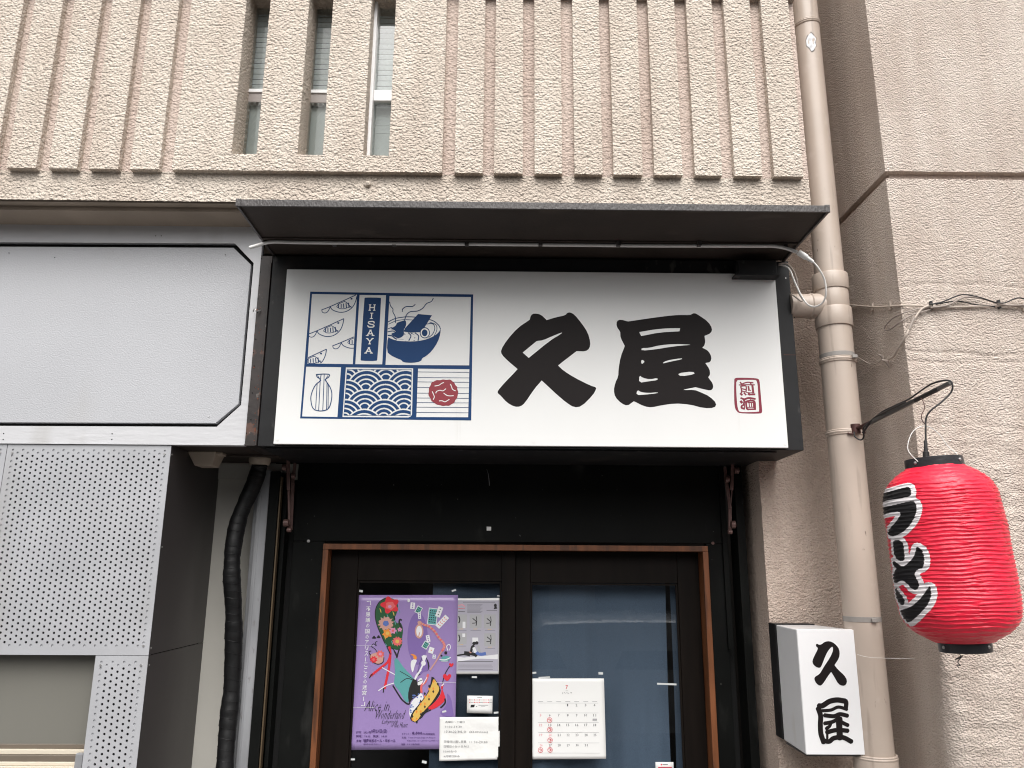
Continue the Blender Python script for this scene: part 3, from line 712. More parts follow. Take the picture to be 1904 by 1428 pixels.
# --- red seal
S_ = Print(YS, 1360, 690, 15.87, sign)
S_.fill('seal', 'sign_maroon', [(90,205),(240,192),(500,198),(700,208),(800,230),(832,290),(850,500),(875,800),(892,1000),(908,1180),(895,1235),(840,1252),(600,1255),(250,1245),(170,1200),(110,1110),(85,950),(78,600),(82,300)],
  [[(145,270),(300,258),(700,258),(745,285),(775,400),(790,650),(805,900),(822,1180),(800,1200),(500,1212),(240,1205),(200,1140),(172,1000),(155,800),(140,500)]], 1)
for P_, wd in (([(260,330),(300,385)], 34), ([(330,372),(470,330),(640,345)], 30), ([(225,408),(450,402),(680,405)], 26), ([(560,350),(590,400)], 30),
               ([(275,460),(300,560),(300,640)], 34), ([(275,445),(430,445),(432,600)], 30), ([(310,520),(420,545)], 28), ([(305,585),(410,612)], 26), ([(500,450),(520,570)], 40),
               ([(620,430),(645,640)], 50), ([(570,560),(560,580)], 20), ([(265,660),(315,705)], 44), ([(370,640),(430,700)], 36), ([(430,625),(560,640),(640,625)], 18), ([(500,670),(540,690)], 50), ([(560,690),(690,685)], 44),
               ([(280,795),(360,825)], 44), ([(350,850),(500,795),(700,820)], 46), ([(275,890),(310,930)], 60), ([(380,860),(370,960),(340,1010)], 44), ([(310,1020),(300,1080),(380,1110)], 46), ([(385,980),(385,1120)], 26),
               ([(430,905),(450,1090),(500,1130)], 44), ([(430,900),(560,870),(650,880),(690,930),(700,1120)], 44), ([(480,1128),(715,1122)], 36), ([(520,930),(535,1060)], 24), ([(590,930),(600,1060)], 24), ([(655,930),(665,1080)], 36), ([(480,925),(650,925)], 26), ([(560,840),(600,880)], 24), ([(480,1068),(640,1065)], 20)):
    S_.stroke('seal', 'sign_maroon', P_, wd*1.22, smooth=len(P_) > 2)
S_.flush({'seal': 'dark red seal reading 煎酒'})
# --- blue picture logo
Lg = Print(YS, 540, 530, 5.289, sign)
Lg.fill('logo_frame', 'sign_blue', [(195,65),(1798,92),(1778,1332),(95,1312)],
  [[(212,88),(655,95),(613,778),(166,771)], [(680,97),(940,100),(903,780),(638,778)], [(975,108),(1775,118),(1758,790),(935,785)],
   [(155,803),(498,808),(462,1298),(115,1292)], [(545,810),(1207,818),(1196,1270),(1186,1290),(1160,1302),(512,1298)], [(1255,822),(1760,828),(1748,1300),(1238,1298)]])
Lg.fill('name_bar', 'sign_blue', [(738,122),(885,124),(893,134),(857,730),(845,748),(697,745),(688,734),(726,130)], (), 1)
lb = 'fish'
def fish(dx, dy, clip):
    Lg.clip = clip
    T = lambda L: [(x+dx, y+dy) for x, y in L]
    S2 = lambda L, wd=7, sm=True: Lg.stroke('fish', 'sign_blue', sub(T(L)), wd, False)
    def sub(L):
        return [(q.x, q.y) for q in catmull([(a, b, 0) for a, b in L], 8)]
    S2([(178,482),(260,450),(400,388),(523,331)], 8); S2([(262,452),(285,482),(350,505),(420,497),(480,455),(512,395),(525,332)], 8)
    S2([(178,482),(186,506),(215,512),(240,495),(262,452)], 7); S2([(398,398),(425,412),(450,440),(470,462)], 7)
    S2([(325,452),(345,425),(400,400)], 6); S2([(325,452),(360,470),(410,468),(470,445)], 6)
    for k in range(5): S2([(345+k*24, 430-k*4), (335+k*26+8, 462)], 9)
    Lg.stroke('fish', 'sign_blue', sub(T([(466,372),(476,374)])), 15, False)
fish(130, -238, (150, 652, 92, 770)); fish(0, 0, (180, 640, 90, 770)); fish(238, 115, (150, 632, 90, 770)); fish(-170, 300, (166, 640, 90, 772)); Lg.clip = None
# ramen bowl
Lg.fill('bowl', 'sign_blue', [(957,508),(985,527),(1040,545),(1120,552),(1200,556),(1280,548),(1350,530),(1420,498),(1462,462),(1477,425),(1476,475),(1450,560),(1390,650),(1330,702),(1295,718),(1285,750),(1200,766),(1110,760),(1088,735),(1050,722),(985,690),(948,655)], (), 1)
Lg.fill('bowl', 'sign_blue', [(1255,285),(1392,297),(1335,390),(1290,462),(1180,468),(1110,456),(1138,412),(1200,345)])
Lg.fill('bowl', 'sign_blue', [(1042,375),(1080,358),(1132,345),(1140,375),(1135,405),(1112,440),(1118,490),(1090,515),(1055,525),(1010,500),(985,478),(1040,462),(1020,440),(980,432),(1040,398)], (), 1)
for P_, wd in (([(962,362),(1040,327),(1160,312),(1300,325),(1400,350),(1455,392),(1476,432)], 8), ([(965,385),(1040,352),(1130,338)], 6), ([(1135,340),(1230,345)], 6),
               ([(1330,385),(1395,380),(1420,420),(1400,480),(1360,515)], 7), ([(1370,365),(1430,390),(1440,440),(1415,498)], 6), ([(960,430),(1000,415)], 7), ([(958,460),(1010,452),(1035,470)], 9),
               ([(960,495),(1000,500),(1040,530),(1110,540)], 12), ([(1160,470),(1185,500),(1165,545)], 10), ([(1190,475),(1225,505),(1215,548)], 10), ([(1225,470),(1260,500),(1255,545)], 10), ([(1120,480),(1150,500),(1130,540)], 8),
               ([(975,165),(985,205),(1008,235),(1008,265),(1030,310),(1035,370)], 8), ([(1100,262),(1105,235),(1140,212),(1200,210),(1227,190)], 8), ([(1130,450),(1122,370),(1138,300),(1180,262),(1250,255),(1300,228),(1340,182),(1385,162),(1405,130)], 8)):
    Lg.stroke('bowl', 'sign_blue', P_, wd)
Lg.disc('bowl', 'sign_blue', 1322, 470, 50, 55, 24); Lg.disc('bowl_white', 'white_panel', 1322, 470, 42, 46, 24); Lg.disc('bowl', 'sign_blue', 1320, 470, 28, 34, 20)
for P_ in ([(1135,480),(1155,510),(1120,540)], [(1200,490),(1240,520),(1190,545)], [(1050,540),(1120,545)]): Lg.stroke('bowl_white', 'white_panel', P_, 16)
# bottle
for P_, wd in (([(255,880),(320,875),(382,880),(375,905),(343,928),(352,948),(390,1005),(407,1065),(400,1145),(372,1215),(300,1238),(225,1215),(201,1130),(210,1060),(245,985),(292,942),(287,922),(262,902),(255,880)], 9),
               ([(262,975),(248,1215)], 7), ([(302,880),(293,940),(278,1230)], 7), ([(332,880),(330,940),(318,1235)], 7), ([(345,930),(360,960),(355,1225)], 7), ([(368,960),(372,1000),(370,1210)], 7), ([(268,890),(300,940)], 6), ([(368,890),(340,935)], 6)):
    Lg.stroke('bottle', 'sign_blue', P_, wd, smooth=len(P_) > 3)
# wave pattern
def wave(u, v):
    u = u + (v - 1050)*.06; Rr = 192.0; row = np.full(u.shape, -99.0); dd = np.full(u.shape, 999.0)
    for r in range(-3, 9):                           # lower rows lie over the upper ones
        cy = 830 + 96*r + Rr; sh = 0 if r % 2 == 0 else Rr
        k = np.round((u - 738 - sh)/(2*Rr)); cx = 738 + sh + k*2*Rr
        d = np.hypot(u-cx, v-cy); hit = d < Rr; dd = np.where(hit, d, dd)
    return ((dd < 177) & (dd > 149)) | ((dd < 133) & (dd > 105)) | ((dd < 89) & (dd > 61)) | (dd < 46)
def inside(u, v): return (u > 558 - (v-828)*.072) & (u < 1192 - (v-828)*.026) & (v > 830) & (v < 1284)
NU, NV = 520, 190; uu = np.linspace(520, 1196, NU+1); vv = np.linspace(828, 1286, NV+1)
wb = MB(); Lg.lay += Lg.step
for j in range(NV):
    vc = (vv[j]+vv[j+1])/2; uc = (uu[:-1]+uu[1:])/2; on = wave(uc, np.full(NU, vc)) & inside(uc, vc)
    e = np.flatnonzero(np.diff(np.concatenate([[0], on.astype(int), [0]])))
    for a, b in zip(e[::2], e[1::2]):
        wb.quad(Lg.pt((uu[a], vv[j+1])), Lg.pt((uu[b], vv[j+1])), Lg.pt((uu[b], vv[j])), Lg.pt((uu[a], vv[j])))
wb.build('wave_pattern', 'sign_blue', sign, smooth=False)
Lg.stroke('wave_border', 'sign_blue', [(558,829),(1192,832),(1182,1284),(524,1281),(558,829)], 4, False)
# red knot on ruled lines
for v in (857, 912, 955, 1010, 1065, 1113, 1158, 1203, 1255):
    x0 = 1255 - (v-822)*.036; Lg.stroke('ruled_lines', 'sign_blue', [(x0, v-3), (1757, v+1)], 4.5, False)
Lg.fill('red_ball', 'sign_red', [(1385,960),(1412,948),(1440,933),(1470,937),(1500,927),(1535,933),(1572,928),(1595,948),(1615,965),(1622,985),(1642,1002),(1640,1025),(1652,1050),(1645,1080),(1640,1112),(1620,1130),(1612,1157),(1585,1170),(1560,1187),(1530,1184),(1500,1190),(1470,1180),(1440,1176),(1412,1155),(1385,1140),(1375,1110),(1355,1080),(1362,1045),(1362,1010),(1380,985)], (), 1)
for P_ in ([(1420,993),(1460,985),(1485,968),(1508,958)], [(1430,1062),(1440,1045),(1470,1035),(1500,1040),(1528,1020)], [(1508,1063),(1540,1085),(1570,1090),(1603,1088)], [(1395,1048),(1405,1070),(1415,1100),(1405,1125)], [(1463,1140),(1490,1138),(1520,1148),(1545,1135),(1562,1125)], [(1575,975),(1585,1000),(1595,1025),(1622,1040)]):
    Lg.stroke('ball_lines', 'white_panel', P_, 8)
# slab letters HISAYA
def L_(ch, cx, cy, h=54, wd=11):
    w2, h2 = h*.55, h/2; s = lambda *P_: Lg.stroke('letter#'+ch+str(cy), 'white_panel', [(cx+x*w2 - (y*h2)*.07, cy+y*h2) for x, y in P_], wd, smooth=False)
    sf = lambda x, y, q=.32: Lg.stroke('letter#'+ch+str(cy), 'white_panel', [(cx+(x-q)*w2 - y*h2*.07, cy+y*h2), (cx+(x+q)*w2 - y*h2*.07, cy+y*h2)], 8, smooth=False)
    if ch == 'H': s((-.75,-1),(-.75,1)); s((.75,-1),(.75,1)); s((-.7,0),(.7,0)); [sf(a, b) for a in (-.75, .75) for b in (-1, 1)]
    if ch == 'I': s((0,-1),(0,1)); sf(0,-1,.45); sf(0,1,.45)
    if ch == 'A': s((0,-1),(-.95,1)); s((0,-1),(.95,1)); s((-.6,.35),(.6,.35)); sf(-.95,1,.4); sf(.95,1,.4); sf(0,-1,.3)
    if ch == 'Y': s((-.9,-1),(0,.05)); s((.9,-1),(0,.05)); s((0,0),(0,1)); sf(-.9,-1); sf(.9,-1); sf(0,1,.4)
    if ch == 'S': Lg.stroke('letter#'+ch+str(cy), 'white_panel', [(cx+x*w2, cy+y*h2) for x, y in ((1,-.45),(.9,-.95),(.2,-1.05),(-.7,-.9),(-.85,-.45),(-.3,-.1),(.5,.1),(1.0,.5),(.7,.95),(0,1.05),(-.8,.95),(-1.1,.45))], wd)
for ch, cx, cy in (('H',804,221),('I',798,303),('S',793,386),('A',786,470),('Y',780,552),('A',770,642)): L_(ch, cx, cy)
Lg.flush()

# ---------------------------------------------------------------- steel post left of the sign
sp = thing('steel_post', (bx0 - .02, YB, bz0), 'rust-spotted dark steel post between the silver board and the shop sign', 'post')
gx1 = X(470.5, 650, YP)
MB().box(gx1 + .003, bx0 - .003, YB + .004, YB + .25, bz0 + .002, az0 - .002).build('post', 'brown_steel', sp, .001)
MB().box(bx0 - .0095, bx0 - .0035, YB - .003, YB + .01, bz0 + .002, az0 - .03).build('flange', 'brown_steel', sp, .001)
rs = MB()
for i in range(26):
    u = random.random(); q = at(470 + 22*random.random(), 560 + 260*u, YB + .003); r = random.uniform(.0012, .0032)
    rs.cyl((max(gx1+.006, min(bx0-.014, q.x)), YB + .0032 - i*1e-5, q.z), (0, 1, 0), r, .002, 7)
rs.build('rust_spots', 'rust', sp)['kind'] = 'stuff'
hm = MB()
for i in range(14):
    q = at(484 - (i % 2)*12 - (i*25)*.06, 480 + i*25, YB); hm.cyl((max(gx1+.006, min(bx0-.016, q.x)), YB + .0026 - i*1e-5, q.z), (0, 1, 0), .0021, .002, 8)
hm.build('bolt_holes', 'dark_void', sp)['kind'] = 'stuff'
q = at(477, 579, YB); MB().tube(catmull([q+Vector((-.012,0,0)), q+Vector((-.004,-.012,.006)), q+Vector((.004,-.012,-.004)), q+Vector((.014,0,.004))], 5), .0022, 7).build('wire_twist', 'steel', sp)

# ---------------------------------------------------------------- silver board
gz0, gz1 = Z(200, 824, YP), Z(200, 417.5, YP); gx0 = X(-760, 650, YP)
gb = thing('silver_board', ((gx0+gx1)/2, YP, gz0), 'blank silver fascia board with an octagonal framed panel, left of the sign', 'board')
gp = lambda L, Y=YP: [at(x, y, Y) for x, y in L]
outer = [Vector((gx0, YP, gz1)), Vector((gx1, YP, gz1)), Vector((gx1, YP, gz0)), Vector((gx0, YP, gz0))]
inner = gp([(-700,446.5),(437,452.5),(472.3,489),(447.5,753),(403,793.5),(-700,789)])
xr_ = (inner[2].x+inner[3].x)/2 + .0
inner[2].x = inner[3].x = min(xr_, gx1 - .02)
MB().prism([outer, inner], .018).build('board_frame', 'silver_frame', gb, smooth=False)
cen = gp([(-690,455),(434,460.5),(466.5,492),(443.5,751),(400.5,787),(-690,782.5)])
xr2 = (cen[2].x+cen[3].x)/2; cen[2].x = cen[3].x = min(xr2, inner[2].x - .009)
MB().prism([cen], .02).build('centre_panel', 'silver_board', gb, .0012)
MB().box(gx0, gx1, YP + .022, YP + .03, gz0, gz1).build('backing', 'dark_void', gb)
MB().box(gx0, gx1 - .002, YP - .002, YP + .03, gz0 - .004, gz0 - .0005).build('drip_edge', 'silver_frame', gb)
MB().box(gx0, gx1 - .002, YP - .004, YP + .06, gz1 + .0005, gz1 + .007).build('cap_strip', 'brown_steel', gb)
for px_, py_ in ((289.5, 438.5), (300, 438.5), (208.5, 806.5), (208, 817), (7, 806), (6, 817)):
    q = at(px_, py_, YP); MB().cyl((q.x, YP - .0008, q.z), (0, 1, 0), .0021, .001, 8).build('nail_hole', 'dark_void', gb)
for px_, py_ in ((17, 470.5), (419, 474), (388, 774), (102, 479)):
    q = at(px_, py_, YP); MB().cyl((q.x, YP - .0015, q.z), (0, 1, 0), .004 if px_ == 388 else .0018, .002, 12).build('screw', 'silver_frame' if px_ == 388 else 'dark_void', gb)

# ---------------------------------------------------------------- perforated cladding
YC = YP + .004
def perforated(x0, x1, z0, z1, label, border=2):
    t = thing('perforated_panel', ((x0+x1)/2, YC, z0), label, 'panel', 'perforated silver cladding sheets')
    pz = .0200; px_ = pz*math.sqrt(3)/2; r = .0042; mx, mz = .012, .010
    nc = int((x1-x0-2*mx)/px_); px_ = (x1-x0-2*mx)/nc
    b = MB(); oc = [(math.cos(a), math.sin(a)) for a in [math.pi/8+k*math.pi/4 for k in range(8)]]
    sq = [(1,.42),(.42,1),(-.42,1),(-1,.42),(-1,-.42),(-.42,-1),(.42,-1),(1,-.42)]
    nr = int((z1-z0-2*mz)/pz)
    zs = z1 - mz
    for c in range(nc):
        xa, xb = x0+mx+c*px_, x0+mx+(c+1)*px_; xc = (xa+xb)/2; sh = pz/2 if c % 2 else 0
        top = zs - sh; n_ = int((top - z0 - mz)/pz); bot = top - n_*pz
        b.quad((xa,YC,top),(xb,YC,top),(xb,YC,z1),(xa,YC,z1)); b.quad((xa,YC,z0),(xb,YC,z0),(xb,YC,bot),(xa,YC,bot))
        for k in range(n_):
            zc = top - (k+.5)*pz; i = len(b.v)
            b.v += [(xc+r*a, YC, zc+r*e) for a, e in oc] + [(xc+px_/2*(1 if abs(a) > .7 else .42)*(1 if a > 0 else -1), YC, zc+pz/2*(1 if abs(e) > .7 else .42)*(1 if e > 0 else -1)) for a, e in oc]
            b.v += [(xc+r*a, YC+.0022, zc+r*e) for a, e in oc]
            for q in range(8):
                q2 = (q+1) % 8; b.f.append((i+q, i+q2, i+8+q2, i+8+q)); b.f.append((i+q2, i+q, i+16+q, i+16+q2))
            for sxx, sz in ((1,1),(-1,1),(-1,-1),(1,-1)):     # cell corners
                j = len(b.v); b.v += [(xc+sxx*px_/2, YC, zc+sz*pz/2), (xc+sxx*px_/2, YC, zc+sz*pz/2*.42), (xc+sxx*px_/2*.42, YC, zc+sz*pz/2)]
                b.f.append((j, j+1, j+2))
    b.quad((x0,YC,z0),(x0+mx,YC,z0),(x0+mx,YC,z1),(x0,YC,z1)); b.quad((x1-mx,YC,z0),(x1,YC,z0),(x1,YC,z1),(x1-mx,YC,z1))
    b.build('sheet', 'silver_sheet', t, smooth=False)
    e = MB(); bw = .030
    e.box(x0+.001, x0+bw, YC+.003, YC+.02, z0, z1); e.box(x1-bw, x1-.001, YC+.003, YC+.02, z0, z1)
    e.box(x0+bw, x1-bw, YC+.003, YC+.02, z1-.034, z1); e.box(x0+bw, x1-bw, YC+.003, YC+.02, z0, z0+.034)
    e.build('edge_frame', 'silver_sheet', t)
    MB().box(x0, x1, YC+.05, YC+.055, z0, z1).build('backing', 'dark_void', t)
    for a in (x0+.02, x1-.02):
        for c in (z1-.03, z0+.03):
            MB().cyl((a, YC-.0025, c), (0,1,0), .0035, .0024, 10).build('rivet', 'steel', t)
    return t
cx1 = X(300, 1000, YC); cx0 = X(14.5, 825, YC); cz1 = gz0 - .006; cz0 = Z(250, 1218.5, YC); cxm = X(178, 1219, YC)
perforated(cx0 + .001, cx1, cz0, cz1, 'large silver perforated metal sheet under the silver board')
perforated(cx0 - .92, cx0 - .001, cz0, cz1, 'perforated metal sheet cut by the left edge of the photo')
perforated(cxm, cx1, cz0 - .75, cz0 - .0015, 'narrow silver perforated strip right of the frosted window, lower left')
# charcoal side cladding
YBK = 3.20
cs = thing('side_cladding', (cx1, YC + .2, cz0), 'dark charcoal metal side sheets beside the perforated cladding', 'cladding')
for a, b in ((cz0 + .0015, cz1), (cz0 - .75, cz0 - .0015)):
    o = MB().box(cx1 - .004, cx1 + .0005, YC + .002, YBK, a, b).build('side_panel', 'charcoal', cs)
    for z_ in (b - .03, (a+b)/2, a + .02):
        MB().cyl((cx1 + .0005, YC + .012, z_), (1,0,0), .003, .0015, 10).build('rivet', 'steel', cs)
# lower left window
YLW = YC + .055
lw = thing('frosted_window', (cx0, YLW, 1.2), 'grey frosted window pane with brown sash rails in the lower left corner', 'window')
zf = Z(100, 1383, YLW)
MB().box(cx0 - .92, cxm + .02, YLW, YLW + .004, zf, cz0 + .03).build('pane', 'frosted', lw)
steps = [(1383, 1391, -.010, 'sash_brown'), (1391.3, 1400, -.022, 'sill'), (1400.3, 1412, -.030, 'sash_brown'), (1412.3, 1419, -.036, 'sill'), (1419.5, 1480, -.046, 'sill')]
for a, b, d, m_ in steps:
    za, zb_ = Z(100, a, YLW), Z(100, b, YLW)
    MB().box(cx0 - .92, cxm + .004, YLW + d, YLW + .01, zb_, za).build('sash_rail', m_, lw, .0015)
MB().box(cxm - .028, cxm - .004, YLW - .05, YLW - .03, 1.0, Z(150, 1400, YLW - .04)).build('guide', 'galvanised', lw, .002)

# ---------------------------------------------------------------- gap between cladding and shop: wall, hose, posts
gw = thing('rear_wall', (X(450, 1000, YBK), YBK, .13), 'narrow off-white wall strip behind the black hose', 'wall')
MB().box(cx1 - .02, X(560, 1000, YBK), YBK + .002, YBK + .03, .13, ZB_F).build('wall_face', 'white_wall', gw)
MB().box(cx1 + .002, bx0 + .05, YBK - .012, YBK, cz1 - .065, cz1).build('head_strip', 'white_wall', gw)
cg = thing('porch_ceiling', (cx1, 3.0, cz1), 'dark board ceiling above the hose gap, under the silver board', 'ceiling')
MB().box(cx1 - .01, bx0 + .02, YP + .03, YBK - .013, cz1 + .003, cz1 + .02).build('board', 'canopy_dark', cg)
MB().box(cx1 + .12, bx0 + .01, 2.93, 2.96, cz1 - .006, cz1 + .002).build('batten', 'canopy_dark', cg)
jb0, jb1 = at(368, 868, 2.92), at(401, 868, 2.92)
jt0, jt1 = at(358, 838, 2.92), at(411, 840, 2.92)
jb = thing('junction_box', jb0, 'small beige plastic box fixed under the porch ceiling by the cladding', 'box')
zt_ = cz1 + .003; zb_ = jb0.z
MB().hexa([(jb0.x, 2.885, zb_), (jb1.x, 2.885, zb_), (jb1.x, 2.955, zb_), (jb0.x, 2.955, zb_)],
          [(jt0.x, 2.87, zt_), (jt1.x, 2.87, zt_), (jt1.x, 2.97, zt_), (jt0.x, 2.97, zt_)]).build('case', 'beige_plastic', jb, .004)
MB().box(jt1.x - .004, jt1.x + .018, 2.88, 2.93, zt_ - .012, zt_).build('tab', 'beige_plastic', jb, .003)
q = jb0.lerp(jb1, .6); MB().cyl((q.x, 2.8795, (zb_+zt_)/2), (0, 1, 0), .0022, .004, 8).build('screw', 'dark_void', jb)
YH = 3.08
hose = thing('wrapped_hose', at(418, 1428, YH), 'thick black tape-wrapped hose hanging down the narrow gap', 'hose')
hp = [(483,858),(482,868),(472,900),(446,960),(434,1016),(431,1070),(434,1125),(434.5,1188),(431,1279),(424,1347),(418,1428),(414,1520)]
H = catmull([at(x, y, YH - .03 + .02*math.sin(i)) for i, (x, y) in enumerate(hp)], 16)
rr = [.0305 + .0006*math.sin(i*1.15) + .0013*math.sin(i*.23+1) + (.0009 if (i//7) % 2 else 0) for i in range(len(H))]
MB().tube(H, rr, 22).build('hose', 'hose_black', hose)
hx = []
for i in range(len(H)*5):
    k = i/5; a_ = int(k); f_ = k - a_; pth = H[a_].lerp(H[min(a_+1, len(H)-1)], f_); an = k*1.55
    hx.append(pth + Vector((math.cos(an), math.sin(an), 0))*(rr[a_] + .0004))
MB().tube(hx, .0011, 5).build('tape_seam', 'hose_black', hose)
MB().tube([H[0] + Vector((0, 0, .012)), H[0], H[0] + Vector((0, 0, -.014))], [.042, .042, .036], 20).build('end_cap', 'beige_plastic', hose)
YM = 3.10
mp_ = thing('metal_post', at(478, 1188, YM) * 1, 'worn galvanised metal post right of the black hose', 'post')
gx = lambda px_, Y=YM: X(px_, 1188, Y)
MB().box(gx(457), gx(479), YM, YM + .03, .13, Z(490, 874, YM)).build('channel', 'galvanised', mp_, .002)
MB().box(gx(449), gx(456), YM + .015, YM + .05, .13, Z(490, 874, YM)).build('flange', 'galvanised', mp_, .001)
MB().box(gx(462), gx(465), YM - .002, YM + .001, .13, Z(490, 874, YM)).build('lip', 'galvanised', mp_)

# ---------------------------------------------------------------- shopfront around the doors
sf = thing('shopfront', (0, YD, .13), 'black painted timber shopfront around the sliding doors', 'shopfront')
ZU = bz0 + .01
fx0, fx1 = X(600.5, 1015, 3.14), X(1316.5, 1018, 3.14); fz = Z(960, 1013, 3.14)
px0, px1 = X(545, 1007, YD), X(1345, 1007, YD)
zA = Z(960, 1009, YD)
MB().box(px0, px1, YD, YD + .03, zA + .002, ZU).build('transom_panel', 'door_black', sf, .001)
MB().box(px0, fx0 - .001, YD + .002, YD + .03, .13, zA).build('side_panel', 'door_black', sf, .001)
MB().box(fx1 + .001, px1, YD + .002, YD + .03, .13, zA).build('side_panel', 'door_black', sf, .001)
MB().box(px0 - .10, px0 - .001, YBK - .004, YBK + .002, .13, ZU).build('reveal_board', 'dark_void', sf)
MB().box(gx(480.5), gx(499), YM - .01, YM + .08, .13, ZU - .05).build('corner_post', 'door_black', sf, .0015)
MB().box(gx(500), gx(502.5), YM - .004, YM + .02, .13, ZU - .07).build('edge_strip', 'gold_edge', sf)
MB().box(gx(503.5), gx(511), YM + .03, YM + .09, .13, ZU - .05).build('corner_post', 'door_black', sf, .0015)
rx = X(1388, 1000, 3.10); MB().box(rx - .035, rx - .002, 3.10, 3.2, .13, ZU).build('corner_post', 'door_black', sf, .0015)
MB().box(px1 + .001, rx - .04, YD + .05, YD + .055, .13, ZU).build('reveal_board', 'dark_void', sf)
MB().box(rx - .001, XWC + .001, YW + .225, YW + .26, .13, ZU).build('reveal_board', 'dark_void', sf)
MB().box(px1 - .006, px1 + .014, YD - .012, YD - .0005, zA - .4, ZU).build('cover_strip', 'door_black', sf)
for px_, py_, m_ in ((574, 1006, 'steel'), (1325, 1010, 'bracket'), (909, 983, 'plug_white')):
    q = at(px_, py_, YD)
    if m_ == 'plug_white': MB().box(q.x-.009, q.x+.009, YD-.004, YD-.0005, q.z-.008, q.z+.008).build('tag', m_, sf, .001)
    else: MB().cyl((q.x, YD-.006, q.z), (0,1,0), .006, .006, 12).build('bolt', m_, sf)
# orange timber frame
ft = .022
MB().box(fx0, fx1, 3.14, 3.26, fz - ft, fz).build('head_trim', 'orange_wood', sf, .002)
MB().box(fx0, fx0 + ft, 3.14, 3.26, .13, fz - ft - .0005).build('jamb_trim', 'orange_wood', sf, .002)
MB().box(fx1 - ft, fx1, 3.14, 3.26, .13, fz - ft - .0005).build('jamb_trim', 'orange_wood', sf, .002)
# doors
YL, YR = 3.20, 3.215
ix0, ix1, iz = fx0 + ft + .001, fx1 - ft - .001, fz - ft - .001
def door(name_label, x0, x1, gx0_, gx1_, ztop, Y, zbot=.13):
    d = thing('sliding_door', ((x0+x1)/2, Y, zbot), name_label, 'door', 'pair of dark glazed sliding doors')
    MB().box(x0, gx0_, Y, Y + .032, zbot, iz).build('stile', 'door_wood', d, .0015)
    MB().box(gx1_, x1, Y, Y + .032, zbot, iz).build('stile', 'door_wood', d, .0015)
    MB().box(gx0_ + .0005, gx1_ - .0005, Y + .001, Y + .032, ztop, iz).build('top_rail', 'door_wood', d, .0015)
    MB().box(gx0_ + .0005, gx1_ - .0005, Y + .001, Y + .032, zbot, 1.05).build('bottom_rail', 'door_wood', d, .0015)
    bd = MB()
    bd.box(gx0_ + .001, gx0_ + .008, Y + .006, Y + .016, 1.051, ztop - .001); bd.box(gx1_ - .008, gx1_ - .001, Y + .006, Y + .016, 1.051, ztop - .001)
    bd.box(gx0_ + .009, gx1_ - .009, Y + .006, Y + .016, ztop - .009, ztop - .001)
    bd.build('glazing_bead', 'orange_wood' if False else 'door_wood', d)
    MB().quad((gx0_ + .001, Y + .018, 1.051), (gx1_ - .001, Y + .018, 1.051), (gx1_ - .001, Y + .018, ztop - .001), (gx0_ + .001, Y + .018, ztop - .001)).build('pane', 'door_glass', d)
    return d
gl0, gl1 = X(660, 1180, YL + .01), X(932, 1180, YL + .01); gr0, gr1 = X(986, 1180, YR + .01), X(1263.5, 1180, YR + .01)
zgl, zgr = Z(800, 1080, YL + .01), Z(1120, 1084, YR + .01); xmid = X(938, 1180, YL)
door('left glazed door leaf with the purple poster on it', ix0, X(958, 1180, YL), gl0, gl1, zgl, YL)
door('right glazed door leaf with calendar and blue curtain behind', X(958.5, 1180, YL), ix1, gr0, gr1, zgr, YR)
# curtains behind the glass
def curtain(x0, x1, z0, z1, Y, label, name='curtain', amp=.034, seed=1):
    nx, nz = 140, 24; b = MB()
    for j in range(nz+1):
        for i in range(nx+1):
            u = i/nx; v = j/nz; x = x0 + (x1-x0)*u
            y = Y + amp*(.9*math.sin(x*13+seed+1.8*v+.8*math.sin(x*5)) + .5*math.sin(x*31+2*seed-2.6*v+math.sin(x*17)) + .12*math.sin(x*83+v*5)) * (.15+.85*v**1.3)
            b.v.append((x + .006*math.sin(v*3+u*9), y, z1 + (z0-z1)*v))
    for j in range(nz):
        for i in range(nx):
            a = j*(nx+1)+i; b.f.append((a, a+1, a+nx+2, a+nx+1))
    b.sm = True; return solo(b, name, 'curtain', ((x0+x1)/2, Y, z0), label, 'curtain')
curtain(gr0 - .03, X(1238, 1150, 3.30), .9, zgr + .08, 3.29, 'dark blue cloth curtain filling the right door pane', seed=1)
curtain(X(1246, 1150, 3.31), ix1 + .02, .9, zgr + .08, 3.30, 'narrow strip of blue curtain at the right edge of the right pane', seed=4)
curtain(X(803, 1200, 3.30), gl1 + .06, .9, zgl + .08, 3.256, 'dark blue cloth curtain behind the leaflet in the left door', seed=2.5)
# ---------------------------------------------------------------- papers on the glass
YG1 = YL + .012                      # left door glass front (outside face), papers just in front of it
def sheet(name, label, quad, Y, m, cat='poster', wob=.0012, n=(16, 22), cut=None, seed=0):
    q = [at(x, y, Y) for x, y in quad]   # TL TR BR BL
    root = thing(name, q[3], label, cat)
    b = MB(); nx, ny = n
    for j in range(ny+1):
        for i in range(nx+1):
            u, v = i/nx, j/ny; p = (q[0]*(1-u)+q[1]*u)*(1-v) + (q[3]*(1-u)+q[2]*u)*v
            p = p + Vector((0, -abs(wob*(math.sin(u*7+v*4+seed)*.6 + math.sin(v*11-u*5+seed*2)*.4)), 0)); b.v.append(tuple(p))
    for j in range(ny):
        for i in range(nx):
            if cut and u is not None and i >= nx-cut and j >= ny-cut and (i-(nx-cut))+(j-(ny-cut)) >= cut: continue
            a = j*(nx+1)+i; b.f.append((a, a+nx+1, a+nx+2, a+1))
    o = b.build('sheet', m, root, smooth=True)
    sd = o.modifiers.new('thickness', 'SOLIDIFY'); sd.thickness = .0004; sd.offset = 0
    return root
